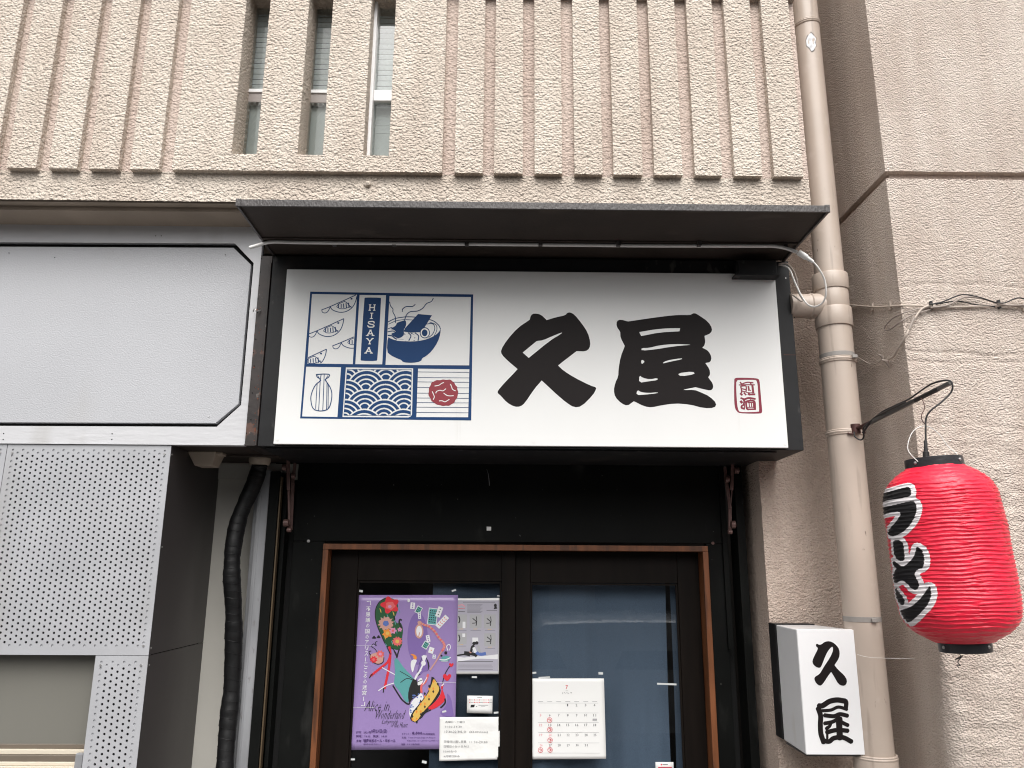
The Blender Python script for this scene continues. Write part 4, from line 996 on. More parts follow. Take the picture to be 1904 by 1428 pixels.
# --- purple poster (crop origin 640,1080 scale 4.103)
pst = sheet('poster', 'large purple event poster with flowers and hand lettered title, left door', [(665,1106.3),(851.6,1106.3),(845.5,1392.5),(649.8,1394.4)], YG1 - .002, 'purple', wob=.0006)
A = Print(YG1 - .002, 640, 1080, 4.103, pst, off0=.0012); A.step = .000006
sk_ = -.05
for i, ch in enumerate('『不思議の国のアリス―こころの迷宮―』'):
    n_ = 18; y0 = 150 + i*(770/n_); x0 = 172 - (y0-150)*.048
    if ch in '―': A.stroke('title', 'p_white', [(x0+12, y0+8), (x0+10, y0+36)], 5, False); continue
    if ch in '『』': A.stroke('title', 'p_white', [(x0+2, y0+(8 if ch=='『' else 34)), (x0+30, y0+(4 if ch=='『' else 34)), (x0+(28 if ch=='『' else 30), y0+(34 if ch=='『' else 10))] if ch=='『' else [(x0+22, y0+6), (x0+20, y0+34), (x0-4, y0+32)], 6, False); continue
    sm_ = ch in 'ののアリスこころ'
    A.text('title', 'p_white', ch, (x0 + (3 if sm_ else -2), y0+3, x0+(30 if sm_ else 33), y0+38), bold=.012, skew=-.05, res=1)
# plant shaped head with flowers
A.disc('bubble', 'purple_dark', 560, 440, 78, 200, 26)
A.fill('plant', 'p_green', [(330,125),(390,140),(415,190),(400,250),(380,290),(405,330),(430,310),(452,370),(440,440),(445,490),(415,530),(375,520),(320,490),(285,420),(255,350),(238,280),(242,210),(275,155)], (), 2)
A.stroke('plant', 'ink', [(330,125),(275,155),(242,210),(238,280),(255,350),(285,420),(320,490),(375,520)], 7)
A.stroke('plant', 'ink', [(380,320),(385,290),(378,272)], 9); A.stroke('plant', 'ink', [(440,360),(420,320),(425,295),(437,300)], 12)
FK = [0]
def flower(m1, m2, x, y, r, n=7, k=None):
    FK[0] += 1; key = 'flower#%d' % FK[0]
    A.disc(key, m1, x, y, r, r*.92, 28, .22, x, n); 
    A.disc(key, m2, x, y, r*.42, r*.4, 12, .1)
for i in range(14): A.stroke('leaf', 'p_teal' if i % 3 else 'p_yellow', [(270+i*11, 210+((i*67) % 290)), (278+i*11, 226+((i*67) % 290)), (282+i*11, 246+((i*67) % 290))], 7, taper=True)
flower('p_red', 'p_coral', 350, 185, 62, 5); A.disc('flower', 'p_coral', 352, 190, 36, 30, 18, .15, 1, 5); A.disc('flower', 'p_pink', 348, 196, 14, 12, 10)
flower('p_peach', 'p_blue', 318, 325, 55, 12); flower('p_orange', 'p_yellow', 330, 400, 34, 6); flower('p_pink', 'p_coral', 372, 380, 24, 6)
flower('p_coral', 'p_yellow', 405, 462, 36, 11); flower('p_pink', 'purple', 424, 372, 16, 5)
A.disc('butterfly', 'ink', 228, 432, 14, 11, 10, .3, 0, 3); A.disc('butterfly', 'ink', 262, 428, 14, 11, 10, .3, 0, 3)
A.stroke('tendril', 'ink', [(262,560),(235,520),(208,500),(225,480),(245,495),(238,470),(252,462)], 5); A.stroke('tendril', 'ink', [(215,590),(195,560),(190,540),(205,535)], 6)
A.fill('snail', 'p_peach', [(200,560),(250,545),(290,540),(302,580),(295,620),(260,635),(220,620),(198,590)], (), 1); A.stroke('snail', 'ink', [(200,560),(198,590),(220,620),(260,636),(295,622),(303,585)], 6)
flower('p_red', 'p_coral', 225, 600, 26, 8); flower('p_coral', 'p_pink', 275, 558, 28, 8)
# legs, dress
for P_, wd in (([(345,505),(352,560),(330,620),(270,670),(205,722)], 17), ([(352,560),(345,640),(330,720),(308,820)], 18)): A.stroke('stocking', 'p_red', P_, wd)
A.stroke('shoe', 'ink', [(215,710),(200,728),(193,740)], 9); A.stroke('shoe', 'ink', [(302,815),(298,850)], 9); A.stroke('stocking', 'ink', [(325,500),(352,560)], 8)
A.stroke('arm', 'p_white', [(290,662),(340,690),(392,718)], 7); A.stroke('arm', 'p_white', [(380,780),(320,800),(262,838)], 7)
A.fill('dress', 'p_teal', [(392,580),(430,625),(455,665),(530,740),(530,768),(505,800),(495,850),(492,935),(460,915),(425,845),(378,790),(385,740),(390,680),(380,620)], (), 1)
A.stroke('dress_line', 'ink', [(372,800),(400,845),(440,905),(485,940),(500,930)], 11); A.stroke('dress_line', 'ink', [(530,760),(480,745),(430,775)], 6); A.stroke('dress_line', 'ink', [(525,750),(470,715),(425,690)], 5)
A.stroke('neck', 'ink', [(375,520),(395,560),(405,590)], 14, taper=True); A.stroke('neck', 'ink', [(420,520),(408,560),(402,585)], 10)
A.fill('cloak', 'ink', [(530,740),(575,720),(610,690),(640,690),(655,640),(620,570),(580,600),(560,690),(545,760),(590,800),(585,860),(520,900),(495,940),(485,870),(500,800)], (), 1)
A.fill('cloak', 'purple_dark', [(585,600),(620,575),(640,640),(640,690),(610,690),(580,720),(560,690)], (), 1)
A.fill('cloth', 'p_white', [(560,600),(540,640),(525,700),(515,690),(505,640),(515,600)], (), 1); A.fill('cloth', 'p_orange', [(500,560),(530,558),(558,580),(548,605),(525,590),(530,575)], (), 1)
A.stroke('horn', 'p_white', [(535,750),(560,710),(590,680)], 14, taper=True)
for a in (-.5, -.2, .1, .4): A.stroke('hand', 'p_white', [(608,620), (612+36*math.sin(a), 620-52*math.cos(a))], 9)
A.disc('hand', 'p_white', 605, 628, 18, 20); A.stroke('hand', 'p_white', [(600,640),(575,690),(540,750)], 12)
A.fill('patch', 'p_white', [(495,1030),(500,960),(520,910),(560,880),(590,850),(610,900),(580,960),(540,1000),(520,1045)], (), 1)
for i in range(26):
    u, v = random.random(), random.random(); x = 505 + 85*u; y = 1030 - 150*v - 30*u
    A.disc('patch', 'p_blue', x, y, 7, 6, 7, .3, i, 3)
A.fill('collar', 'p_white', [(560,760),(585,735),(605,760),(590,790),(560,800)], (), 1); A.stroke('collar', 'ink', [(560,770),(600,755)], 5); A.stroke('collar', 'p_coral', [(640,715),(620,770),(590,800),(590,850)], 16); A.stroke('collar', 'p_white', [(632,735),(600,790)], 5)
# harlequin leg
hl = [(682,740),(715,790),(728,830),(700,880),(660,940),(600,1000),(550,1080),(512,1060),(520,1020),(580,940),(640,860),(668,790)]
A.fill('harlequin', 'ink', [(668,715),(728,800),(740,850),(700,915),(640,990),(588,1030),(553,1085),(500,1062),(512,1010),(580,930),(640,850),(660,780)], (), 1)
A.fill('harlequin', 'p_yellow', hl, (), 1)
for i in range(11):
    for j in range(4):
        t = i/10; cx_ = 690 - 160*t**.95 + (j-1.5)*16; cy_ = 780 + 290*t + (j-1.5)*10 + (8 if i % 2 else -8)
        if (i+j) % 2: A.fill('harlequin', 'ink' if j % 3 == 0 else 'p_orange', [(cx_, cy_-13), (cx_+8, cy_), (cx_, cy_+13), (cx_-8, cy_)])
A.fill('heart_leg', 'p_red', [(745,815),(762,860),(775,900),(750,935),(700,970),(660,985),(635,970),(670,945),(715,900),(738,860)], (), 1)
A.stroke('heart_leg', 'p_red', [(745,820),(752,790)], 14); A.stroke('heart_leg', 'ink', [(750,780),(765,720),(795,665),(810,650)], 7); A.stroke('heart_leg', 'p_white', [(745,800),(760,785)], 8)
for hx, hy, s_ in ((817,643,18),(785,738,32)):
    A.fill('heart', 'p_red', [(hx,hy+s_),(hx-s_,hy-2),(hx-s_*.9,hy-s_*.8),(hx-s_*.3,hy-s_*.9),(hx,hy-s_*.3),(hx+s_*.4,hy-s_*.9),(hx+s_,hy-s_*.7),(hx+s_*.9,hy)], (), 1)
A.stroke('boot', 'ink', [(768,900),(770,930),(745,960),(735,965)], 12); A.stroke('boot#2', 'ink', [(660,985),(620,1005),(590,1040),(575,1052)], 8); A.stroke('boot#2', 'ink', [(640,980),(590,1010)], 7)
A.fill('shade', 'purple_dark', [(780,850),(815,890),(830,990),(838,1035),(760,1035),(725,1005),(770,965),(790,910)], (), 1)
# cards and necklace
def card(cx_, cy_, w_, h_, an, m='p_white', dots='p_blue', n_=(2, 3)):
    FK[0] += 1; key = 'playing_card#%d' % FK[0]
    R2 = lambda x, y: (cx_+x*math.cos(an)-y*math.sin(an), cy_+x*math.sin(an)+y*math.cos(an))
    A.fill(key, 'p_white', [R2(-w_/2,-h_/2), R2(w_/2,-h_/2), R2(w_/2,h_/2), R2(-w_/2,h_/2)])
    if m != 'p_white': A.fill(key, m, [R2(-w_/2+5,-h_/2+5), R2(w_/2-5,-h_/2+5), R2(w_/2-5,h_/2-5), R2(-w_/2+5,h_/2-5)])
    for i in range(n_[0]):
        for j in range(n_[1]):
            x, y = R2((i+.5)/n_[0]*w_*.8-w_*.4, (j+.5)/n_[1]*h_*.8-h_*.4); A.disc(key, dots, x, y, 5, 5, 6)
card(522,190,34,50,.1,'p_white','purple_dark',(1,3)); card(568,222,44,56,.5,'p_teal','p_green',(3,3)); card(574,265,22,50,-.1,'p_white','purple_dark',(1,3))
card(675,272,72,128,.12,'p_teal','ink',(4,6)); card(725,237,38,80,.35,'p_white','ink',(1,3)); card(748,312,40,112,.75,'p_white','p_coral',(2,4)); card(640,440,28,52,-.2,'p_white','purple_dark',(1,3)); card(622,490,44,56,.55,'p_teal','p_green',(3,3)); card(664,530,38,46,.3,'p_white','p_orange',(1,1)); card(686,578,24,30,.1,'p_white','p_blue',(1,2))
A.disc('locket', 'p_peach', 572, 385, 33, 55, 22); A.disc('locket', 'p_white', 572, 385, 22, 42, 20); A.stroke('locket', 'p_peach', [(575,395),(568,425)], 8)
ch_ = [(575,318),(610,335),(650,350),(690,385),(720,430),(755,470),(765,500),(750,530),(730,560),(715,590),(690,630),(655,680)]
A.stroke('chain', 'p_peach', ch_, 10); 
for i, q_ in enumerate(catmull([(a, b, 0) for a, b in ch_[:8]], 4)): A.disc('chain', 'p_peach' if i % 2 else 'p_coral', q_.x, q_.y, 10, 9, 8)
A.stroke('chain', 'p_white', [(790,530),(782,500),(800,485),(812,505),(800,530)], 6); A.disc('chain', 'ink', 775, 549, 12, 12, 10); A.disc('chain', 'ink', 742, 570, 8, 8, 8)
A.fill('cup', 'p_teal', [(745,580),(775,570),(812,580),(800,610),(770,618),(728,612),(740,598)], (), 1); A.stroke('cup', 'p_white', [(728,600),(770,602),(812,585)], 7); A.stroke('cup', 'p_white', [(740,612),(790,612)], 5)
A.disc('sun_spot', 'p_peach', 575, 318, 16, 14, 12); A.disc('ghost', 'p_white', 492, 150, 10, 14, 10)
# lettering
A.text('script', 'ink', 'Alice in', (160,915,350,992), skew=-.1, res=1, bold=-.012, shear=.35); A.text('script', 'ink', 'Wonderland', (248,985,470,1052), skew=-.15, res=1, bold=-.012, shear=.35)
A.text('script', 'ink', 'Labyrinth', (290,1058,412,1098), skew=-.15, res=1, bold=-.012, shear=.35); A.text('script', 'ink', 'of the Heart', (360,1078,488,1118), skew=-.15, res=1, bold=-.012, shear=.35)
for i, (a_, b_, x_) in enumerate((('公演', '2026年', 145), )): A.text('details', 'purple_text', '日時：2026年', (92,1146,206,1164), .008, res=1)
A.text('details', 'purple_text', '8月23日(日)', (206,1132,328,1164), .02, res=1); A.text('details', 'purple_text', '開場：13:30　開演：14:00', (92,1176,328,1194), .01, res=1)
A.text('details', 'purple_text', '会場：', (92,1212,136,1230), .01, res=1); A.text('details', 'purple_text', '福岡市民ホール・中ホール', (146,1206,392,1232), .02, res=1); A.text('details', 'purple_text', '福岡市中央区天神5-2-2', (146,1240,278,1252), res=1)
A.text('details', 'purple_text', 'チケット：', (440,1160,506,1176), .01, res=1); A.text('details', 'purple_text', '8,000', (518,1150,596,1178), .03, res=1); A.text('details', 'purple_text', '円 (全席指定)', (600,1160,692,1178), .015, res=1)
A.text('details', 'purple_text', '主催：Youth Dream Support Project', (438,1188,696,1204), .008, res=1); A.text('details', 'purple_text', 'FUKUOKA ユースドリームサポート', (480,1212,722,1226), .008, res=1); A.text('details', 'purple_text', '協賛：ナナリ株式会社', (436,1240,576,1254), .01, res=1)
for yy in (494, 965, 775):
    A.stroke('crease', 'p_white', [(70 if yy != 775 else 700, yy), (230 if yy != 775 else 852, yy+2)], 2, False)
A.flush()
# --- leaflet
lf = sheet('leaflet', 'small grey leaflet with photo grid partly behind the purple poster', [(826,1113),(931.8,1111.7),(930,1253.5),(824,1253.3)], YG1 - .0004, 'paper_flat', wob=.0002)
B = Print(YG1 - .0004, 840, 1100, 5.71, lf, off0=.0004); B.step = .000006
B.fill('print', 'leaflet', [(-60,92),(503,92),(493,848),(-70,850)])
B.stroke('print_lines', 'ink_grey', [(120,112),(460,112)], 6, False); B.stroke('red_note', 'ink_pink', [(70,150),(110,140),(140,160)], 9); B.stroke('red_note', 'ink_red', [(70,178),(140,178)], 4, False); B.stroke('print_lines', 'ink', [(70,212),(140,214)], 5, False)
for k in range(8): B.stroke('print_lines', 'ink_grey', [(165, 140+k*11.5), (325 - (k % 3)*12, 140+k*11.5)], 4, False)
B.fill('emblem', 'ink', [(445,140),(465,125),(480,140),(475,165),(490,180),(440,188),(455,170)], (), 1); B.stroke('print_lines', 'ink_grey', [(370,200),(480,200)], 5, False)
for (x0, y0, x1, y1) in ((40,243,162,388), (190,243,316,388), (342,243,467,390), (40,440,158,555), (345,442,465,580)):
    B.fill('photo', 'ink_light', [(x0,y0),(x1,y0),(x1,y1),(x0,y1)])
    cx_, cy_ = (x0+x1)/2, (y0+y1)/2
    if x0 > 100: B.stroke('photo', 'ink', [(cx_-30,cy_-30),(cx_+8,cy_+5),(cx_+5,cy_+45)], 9); B.stroke('photo', 'ink', [(cx_+8,cy_-50),(cx_+10,cy_+10),(cx_-35,cy_+20)], 8)
    else: B.stroke('photo', 'ink', [(x0+35,y0+20),(x0+45,y0+60),(x0+35,y0+90)], 12); B.fill('photo', 'p_white', [(115,320),(145,320),(145,388),(115,388)] if y0 < 300 else [(112,445),(142,445),(142,482),(112,482)])
    B.stroke('print_lines', 'p_yellow', [(x0+40,y1+10),(x0+80,y1+8)], 5, False); B.stroke('print_lines', 'ink_grey', [(x0+10,y1+24),(x1-6,y1+24)], 3, False)
B.fill('room', 'p_white', [(218,488),(280,488),(282,545),(218,545)])
B.fill('sheet_white', 'p_white', [(60,690),(130,700),(250,688),(370,680),(492,665),(490,718),(300,712),(200,722),(60,745)])
for P_, m_, wd in (([(60,678),(130,668),(190,680)], 'ink', 16), ([(140,650),(190,655),(240,668),(260,680)], 'ink', 34), ([(205,640),(215,590),(235,575)], 'ink', 24), ([(190,640),(205,650)], 'p_peach', 12), ([(265,650),(310,665),(355,658)], 'p_blue', 34), ([(280,580),(292,620),(300,640)], 'ink_light', 26), ([(235,600),(250,640)], 'p_white', 30)):
    B.stroke('figure', m_, P_, wd)
B.disc('figure', 'ink', 238, 550, 20, 18); B.disc('figure', 'ink', 266, 545, 18, 18)
for y0, n_ in ((742, 2), (780, 3), (800, 2), (825, 2)): B.stroke('print_lines', 'ink_grey', [(70, y0), (460 - n_*12, y0)], 8 if y0 == 742 else 4, False)
B.flush()
# --- small card
cd_ = sheet('card', 'small white card of payment marks above the opening hours notice', [(868.6,1293.3),(916,1294),(915.4,1326.7),(868,1325.7)], YG1 - .0008, 'paper_flat', 'card', wob=.0001, n=(4, 4))
B = Print(YG1 - .0008, 840, 1100, 5.71, cd_, off0=.0004); B.step = .000006
B.stroke('print', 'ink', [(272,1126),(322,1124)], 5, False)
for r_ in (1150, 1176):
    for k in range(5): B.disc('print_red', 'ink_red', 192+k*50, r_, 6, 6, 8); B.stroke('print', 'ink_red' if k % 2 else 'ink_grey', [(202+k*50, r_), (230+k*50, r_)], 4, False)
B.fill('print', 'ink', [(205,1202),(245,1200),(238,1228),(198,1230)]); B.stroke('print', 'ink', [(258,1222),(268,1218)], 5, False); B.stroke('print', 'ink_grey', [(285,1206),(350,1206),(385,1206)], 5, False); B.stroke('print', 'ink_grey', [(310,1222),(355,1222)], 3, False)
B.flush()
# --- opening hours
hr = sheet('notice', 'wrinkled white paper notice of opening hours, lapping the purple poster', [(817.4,1333.5),(929.6,1333),(928.8,1412),(816.7,1415)], YG1 - .0052, 'paper', 'notice', wob=.0022, n=(26, 20), cut=2, seed=2)
B = Print(YG1 - .0052, 820, 1300, 11.9, hr, off0=.0026); B.step = .000006
for t_, x0, y0, x1, y1 in (('火曜日～土曜日', 96,480,520,530), ('11:30-14:30', 90,588,460,636), ('17:30-22:30L.O.', 82,695,575,748), ('(23:00close)', 625,700,1035,760),
                           ('日曜日は通し営業', 66,912,562,970), ('11:30-20:00', 635,922,1030,975), ('日曜日のおつまみは', 62,1020,618,1075), ('10:00から', 58,1130,350,1182), ('※月曜日休み', 58,1238,412,1288)):
    B.text('writing', 'ink_grey', t_, (x0, y0, x1, y1), bold=-.002, res=1)
B.flush()
# --- calendar
YG2 = YR + .012
cl = sheet('calendar', 'white July calendar page with red circled days on the right door', [(986.6,1261.5),(1123,1261.5),(1127,1411),(987.2,1411.8)], YG2 - .0015, 'paper_flat', 'calendar', wob=.0008, seed=1)
B = Print(YG2 - .0015, 960, 1040, 3.68, cl, off0=.0012); B.step = .000006
B.text('month', 'ink_red', '7', (337,862,353,888), .01, res=2); B.stroke('rules', 'ink_light', [(338,897),(353,897)], 1.5, False)
B.text('month_name', 'ink_grey', 'J U L Y', (314,908,382,922), .004, res=1)
cxs = [166,229,290,352,413,475,536]; rws = [997,1066,1133,1201,1271]
for y_ in (984, 1051, 1117, 1185, 1256, 1326): B.stroke('rules', 'ink_light', [(148 + (y_-984)*.004, y_-1), (560 + (y_-984)*.03, y_)], 1.6, False)
for k, x_ in enumerate(cxs): B.stroke('rules', 'ink_light', [(x_-16, 973), (x_+16, 973)], 3, False)
for d in range(1, 32):
    k = d + 2; c_, r_ = k % 7, k // 7; x_ = cxs[c_] + (r_-1)*1.2; y_ = rws[r_]; w_ = 4 if d == 1 else 6 if d < 10 else 10
    red = c_ == 0 or d == 20
    B.text('dates_red' if red else 'dates', 'ink_pink' if red else 'ink_grey', str(d), (x_-w_, y_-8, x_+w_, y_+9), .004, res=1)
for x_, y_ in ((228,1100),(230,1165),(231,1237),(231,1304),(166,1305)):
    B.stroke('red_circles', 'ink_red', [(x_+16*math.cos(a), y_+17*math.sin(a)) for a in [i*2*math.pi/10 for i in range(10)]], 3, closed=True)
    B.stroke('red_circles', 'ink_red', [(x_-9,y_-3),(x_-2,y_-9),(x_+3,y_+3),(x_-5,y_+8)], 3); B.stroke('red_circles', 'ink_red', [(x_+2,y_-8),(x_+9,y_),(x_+4,y_+8)], 3)
B.fill('grey_mark', 'ink_light', [(522,1090),(552,1090),(552,1104),(522,1104)])
B.flush()
pc_ = sheet('card', 'small white card at the bottom of the right door pane', [(1218.7,1417),(1252,1417),(1253.5,1440),(1219,1440)], YG2 - .001, 'paper_flat', 'card', wob=.0001, n=(3, 3))
B = Print(YG2 - .001, 960, 1040, 3.68, pc_, off0=.0004); B.disc('mark', 'ink_red', 993, 1404, 6, 6, 10); B.stroke('print', 'ink_grey', [(1002,1404),(1036,1404)], 5, False); B.stroke('print', 'ink_red', [(972,1424),(1062,1424)], 8, False); B.flush()
# tape scraps
for i, (x_, y_, w_, h_, Y_, an, m_) in enumerate(((671,1099,7,4,YG1,.1,0),(844,1098,8,3,YG1,-.3,1),(927,1108,5,2,YG1,.1,2),(882,1259,9,3,YG1,0,3),(923,1325,9,3,YG1,-.1,4),(993,1251,8,3,YG2,-.1,5),(1117,1252,8,4,YG2,0,6),(1012,1259.5,20,2.4,YG2,-.06,7),(1240,1272,34,3,YG2,.03,8),(656,1412,7,3,YG1,0,9),(789,1417,8,4,YG1,.2,10),(826,1323,7,3,YG1-.003,-.2,11))):
    c = at(x_, y_, Y_ - .0022); k = Y_/FPX
    u = Vector((math.cos(an), 0, -math.sin(an)))*w_*k/2; v = Vector((math.sin(an), 0, math.cos(an)))*h_*k/2
    lb = ['above the purple poster, left corner','above the purple poster, right corner','above the leaflet','below the leaflet','right of the payment card','above the calendar, left corner','above the calendar, right corner','along the top edge of the calendar','at the right edge of the right door pane','below the left corner of the purple poster','below the middle of the purple poster','at the lower right of the purple poster'][i]
    solo(MB().hexa([c-u-v, c+u-v, c+u+v, c-u+v], [p_+Vector((0,.0008,0)) for p_ in (c-u-v, c+u-v, c+u+v, c-u+v)]), 'tape_scrap', 'tape', c, 'scrap of clear tape ' + lb, 'tape', 'tape scraps on the door glass')

# ---------------------------------------------------------------- folding brackets under the sign
def bracket(ox, oy, k, bars, knobs, lb):
    r = thing('folding_bracket', at(ox + bars[0][0][0]/k, oy + bars[0][0][1]/k, 3.05), lb, 'bracket', 'folding metal brackets under the shop sign')
    for i, (a, b, w_) in enumerate(bars):
        Y = 3.05 + .012*i
        MB().bar(at(ox+a[0]/k, oy+a[1]/k, Y), at(ox+b[0]/k, oy+b[1]/k, Y), w_*3.05/FPX/k, .006).build('arm', 'bracket', r, .001)
    for x_, y_, w_, h_ in knobs:
        c = at(ox+x_/k, oy+y_/k, 3.05); s_ = 3.05/FPX/k
        MB().tube([(c.x - w_*s_/2, c.y, c.z), (c.x + w_*s_/2, c.y, c.z)], h_*s_/2, 16).build('knob', 'bracket', r, .0015)
    return r
bracket(500, 820, 7.14, [((255,240),(262,650),44), ((262,650),(270,1105),28), ((345,290),(315,560),40), ((318,560),(290,1180),46), ((212,60),(212,215),36), ((330,60),(350,250),30)],
        [(206,348,56,84), (325,460,48,80), (230,1088,66,96), (268,1180,54,60)], 'pinkish brown folding bracket left of the doors under the sign')
bracket(1320, 820, 5.95, [((250,258),(240,545),36), ((243,555),(228,720),12), ((165,290),(190,500),34), ((190,500),(222,740),38), ((222,730),(222,1010),38), ((200,80),(190,250),22)],
        [(294,325,48,74), (190,420,44,80), (257,925,46,84), (223,1005,44,50)], 'pinkish brown folding bracket right of the doors under the sign')
q = at(1365, 855, 3.12); solo(MB().tube([q, q + Vector((.03, 0, 0))], .008, 12), 'bolt_stub', 'galvanised', q, 'small metal bolt under the right end of the sign box', 'bolt')
q = at(908, 875, 3.1); solo(MB().tube(catmull([at(905,873,3.16), at(907,878,3.15), at(909,890,3.15), at(910,903,3.16)], 4), .0012, 6), 'wire_hook', 'galvanised', q, 'thin wire hook hanging above the middle of the doors', 'hook')

# ---------------------------------------------------------------- small light box sign
YB0, YB1 = 2.905, 2.685
lbx = thing('light_box', at(1500, 1403, YB1), 'white plastic box sign with two black characters beside the drainpipe', 'sign')
zt0, zb0 = Z(1540, 1170.5, YB1), Z(1550, 1403.5, YB1)
xl, xr = X(1490, 1290, YB1), X(1598, 1290, YB1); xlb = X(1450.5, 1270, YB0); xrb = XC - .085
MB().hexa([(xl, YB1, zb0), (xr, YB1, zb0), (xr, YB1, zt0), (xl, YB1, zt0)], [(xlb, YB0, zb0), (xrb, YB0, zb0), (xrb, YB0, zt0), (xlb, YB0, zt0)]).build('lamp_case', 'box_white', lbx, .0035)
MB().box(xl + .001, xr - .001, YB1 - .0016, YB1 - .0002, zb0 + .001, zt0 - .001).build('front_face', 'box_white', lbx, .0006)
MB().box(xlb - .004, xrb - .004, YB0 + .0005, YW - .004, zb0 + .002, zt0 + .003).build('back_plate', 'black_metal', lbx, .002)
MB().box(xl + .004, xr - .004, YB1 + .006, YB0 - .03, zb0 - .0055, zb0 - .0005).build('bottom_rim', 'canopy_edge', lbx)
G = Print(YB1 - .0017, 1380, 1100, 3.634, lbx, off0=.0005)
G.fill('character', 'sign_black', [(498,357),(505,352),(522,360),(535,357),(560,338),(590,334),(622,348),(650,378),(660,410),(655,450),(625,494),(624,498),(650,530),(690,565),(710,600),(702,630),(680,638),(650,625),(625,580),(602,543),(600,543),(580,570),(545,625),(525,638),(500,620),(487,592),(492,575),(520,560),(537,535),(557,500),(578,470),(602,430),(615,395),(613,372),(602,374),(580,400),(560,440),(545,480),(532,510),(520,516),(497,508),(478,490),(474,465),(490,430),(508,395),(512,380),(500,372)], (), 1)
for P_, wd in (([(522,772),(545,770),(590,742),(640,732),(685,738)], 36), ([(655,735),(700,740),(700,790)], 30), ([(540,805),(600,800),(650,780),(705,795)], 22), ([(515,792),(530,840),(528,900),(532,960),(550,1015)], 34),
               ([(560,836),(620,842),(660,828),(708,838)], 28), ([(560,890),(610,880),(660,855),(670,880),(712,902)], 26), ([(600,885),(590,910),(570,925)], 22), ([(575,950),(640,935),(710,940)], 30), ([(655,890),(660,985)], 42), ([(565,1010),(590,1012),(620,990),(680,985),(735,1012)], 32), ([(575,915),(575,1000)], 16)):
    G.stroke('character#2', 'sign_black', P_, wd); G.disc('character#2', 'sign_black', P_[0][0], P_[0][1], wd*.5, wd*.5, 12); G.disc('character#2', 'sign_black', P_[-1][0], P_[-1][1], wd*.5, wd*.5, 12)
G.flush({'character': 'black character 久', 'character#2': 'black character 屋'})

# ---------------------------------------------------------------- red paper lantern
YLn = 2.13
top = at(1560+437/2.462, 680+462/2.462, YLn); bot = at(1560+573/2.462, 680+1262/2.462, YLn)
axis = (top - bot).normalized(); Hl = (top - bot).length
lan = thing('paper_lantern', bot, 'red ribbed paper lantern with black white-edged lettering hanging from a bracket', 'lantern')
ux = Vector((1, 0, 0)); ux = (ux - axis*ux.dot(axis)).normalized(); uy = axis.cross(ux).normalized()   # uy points away from the camera
if uy.y < 0: uy = -uy
pxr = YLn*0.89/FPX/2.462
prof = [(0,122),(.012,156),(.03,178),(.06,212),(.10,243),(.14,259),(.18,268),(.28,276),(.45,279),(.62,280),(.76,279),(.84,272),(.89,258),(.93,232),(.96,200),(.985,160),(1,128)]
prof = [(t, r*pxr) for t, r in [(1-a, b) for a, b in prof][::-1]]
tp = np.array([a for a, b in prof]); rp = np.array([b for a, b in prof])
tt_ = np.linspace(0, 1, 400); rs_ = np.interp(tt_, tp, rp); kk = np.hanning(31); kk /= kk.sum(); rsm = np.convolve(np.pad(rs_, 15, mode='edge'), kk, 'valid')
NT, NA = 380, 560
t1 = np.linspace(0, 1, NT+1); a1 = np.linspace(-math.pi, math.pi, NA+1)[:-1]
Tg, Ag = np.meshgrid(t1, a1, indexing='ij')
Rb = np.interp(Tg, tt_, rsm); nrib = 44
P0 = np.stack([np.cos(Ag)*1.5, np.sin(Ag)*1.5, Tg*5], -1).reshape(-1, 3)
wv = vnoise(P0, 1.6, 9).reshape(Tg.shape)
ph = (Tg*nrib + .35*wv) % 1.0
P3 = np.stack([np.cos(Ag)*2.2, np.sin(Ag)*2.2, Tg*nrib*.5], -1).reshape(-1, 3)
wr = vnoise(P3, 3.0, 5).reshape(Tg.shape)
P4 = np.stack([Ag*1.6 + 9, np.floor(Tg*nrib)*3.3, Tg*nrib*1.0], -1).reshape(-1, 3)
wr2 = vnoise(P4, 4.2, 6).reshape(Tg.shape)
seam = np.zeros_like(Ag)
for g in np.arange(-math.pi, math.pi, math.pi/4): seam += np.exp(-((Ag - g - .15 + .05*wr)/.11)**2)
Rr = Rb - .0024*np.sin(np.pi*ph)**.8*(1+.6*wr) + (.0011 + .0024*seam)*wr2*np.sin(np.pi*ph) + .0012*wr + .0015*wv
p3 = (np.array(bot)[None, None] + Tg[..., None]*Hl*np.array(axis) + (Rr*np.cos(Ag))[..., None]*np.array(ux) - (Rr*np.sin(Ag))[..., None]*np.array(uy))
# angle pi/2 faces the camera, pi = left, 0 = right
Tf = (Tg[:-1] + .5/NT); Af = Ag[:-1] + math.pi/NA
idx = np.arange((NT+1)*NA).reshape(NT+1, NA)
quads = np.stack([idx[:-1], np.roll(idx, -1, 1)[:-1], np.roll(idx, -1, 1)[1:], idx[1:]], -1)
# lettering outlines: x across from the left edge of the body, as seen; beyond the edge it goes on round the side
def lpoly(L):
    out = []
    for x, y in L:
        d = ray(1560 + x/2.462, 680 + y/2.462).normalized(); w0 = EYE - bot
        dp = d - axis*d.dot(axis); wp_ = w0 - axis*w0.dot(axis); a_ = dp.dot(dp); b_ = dp.dot(wp_); tc0 = -b_/a_
        t = (w0 + d*tc0).dot(axis)/Hl; exc = 0
        for _ in range(5):
            R = float(np.interp(max(0, min(1, t)), tt_, rsm)) - .001; D = b_*b_ - a_*(wp_.dot(wp_) - R*R)
            q = tc0 - math.sqrt(D)/a_ if D > 0 else tc0
            t = (w0 + d*q).dot(axis)/Hl
        rel = w0 + d*q; an = math.atan2(-rel.dot(uy), rel.dot(ux)); an += 2*math.pi if an < -.6 else 0
        if D <= 0: an += min(1.2, ((wp_ + dp*tc0).length/R - 1)*2.4 + .02)
        out.append((an, t))
    return out
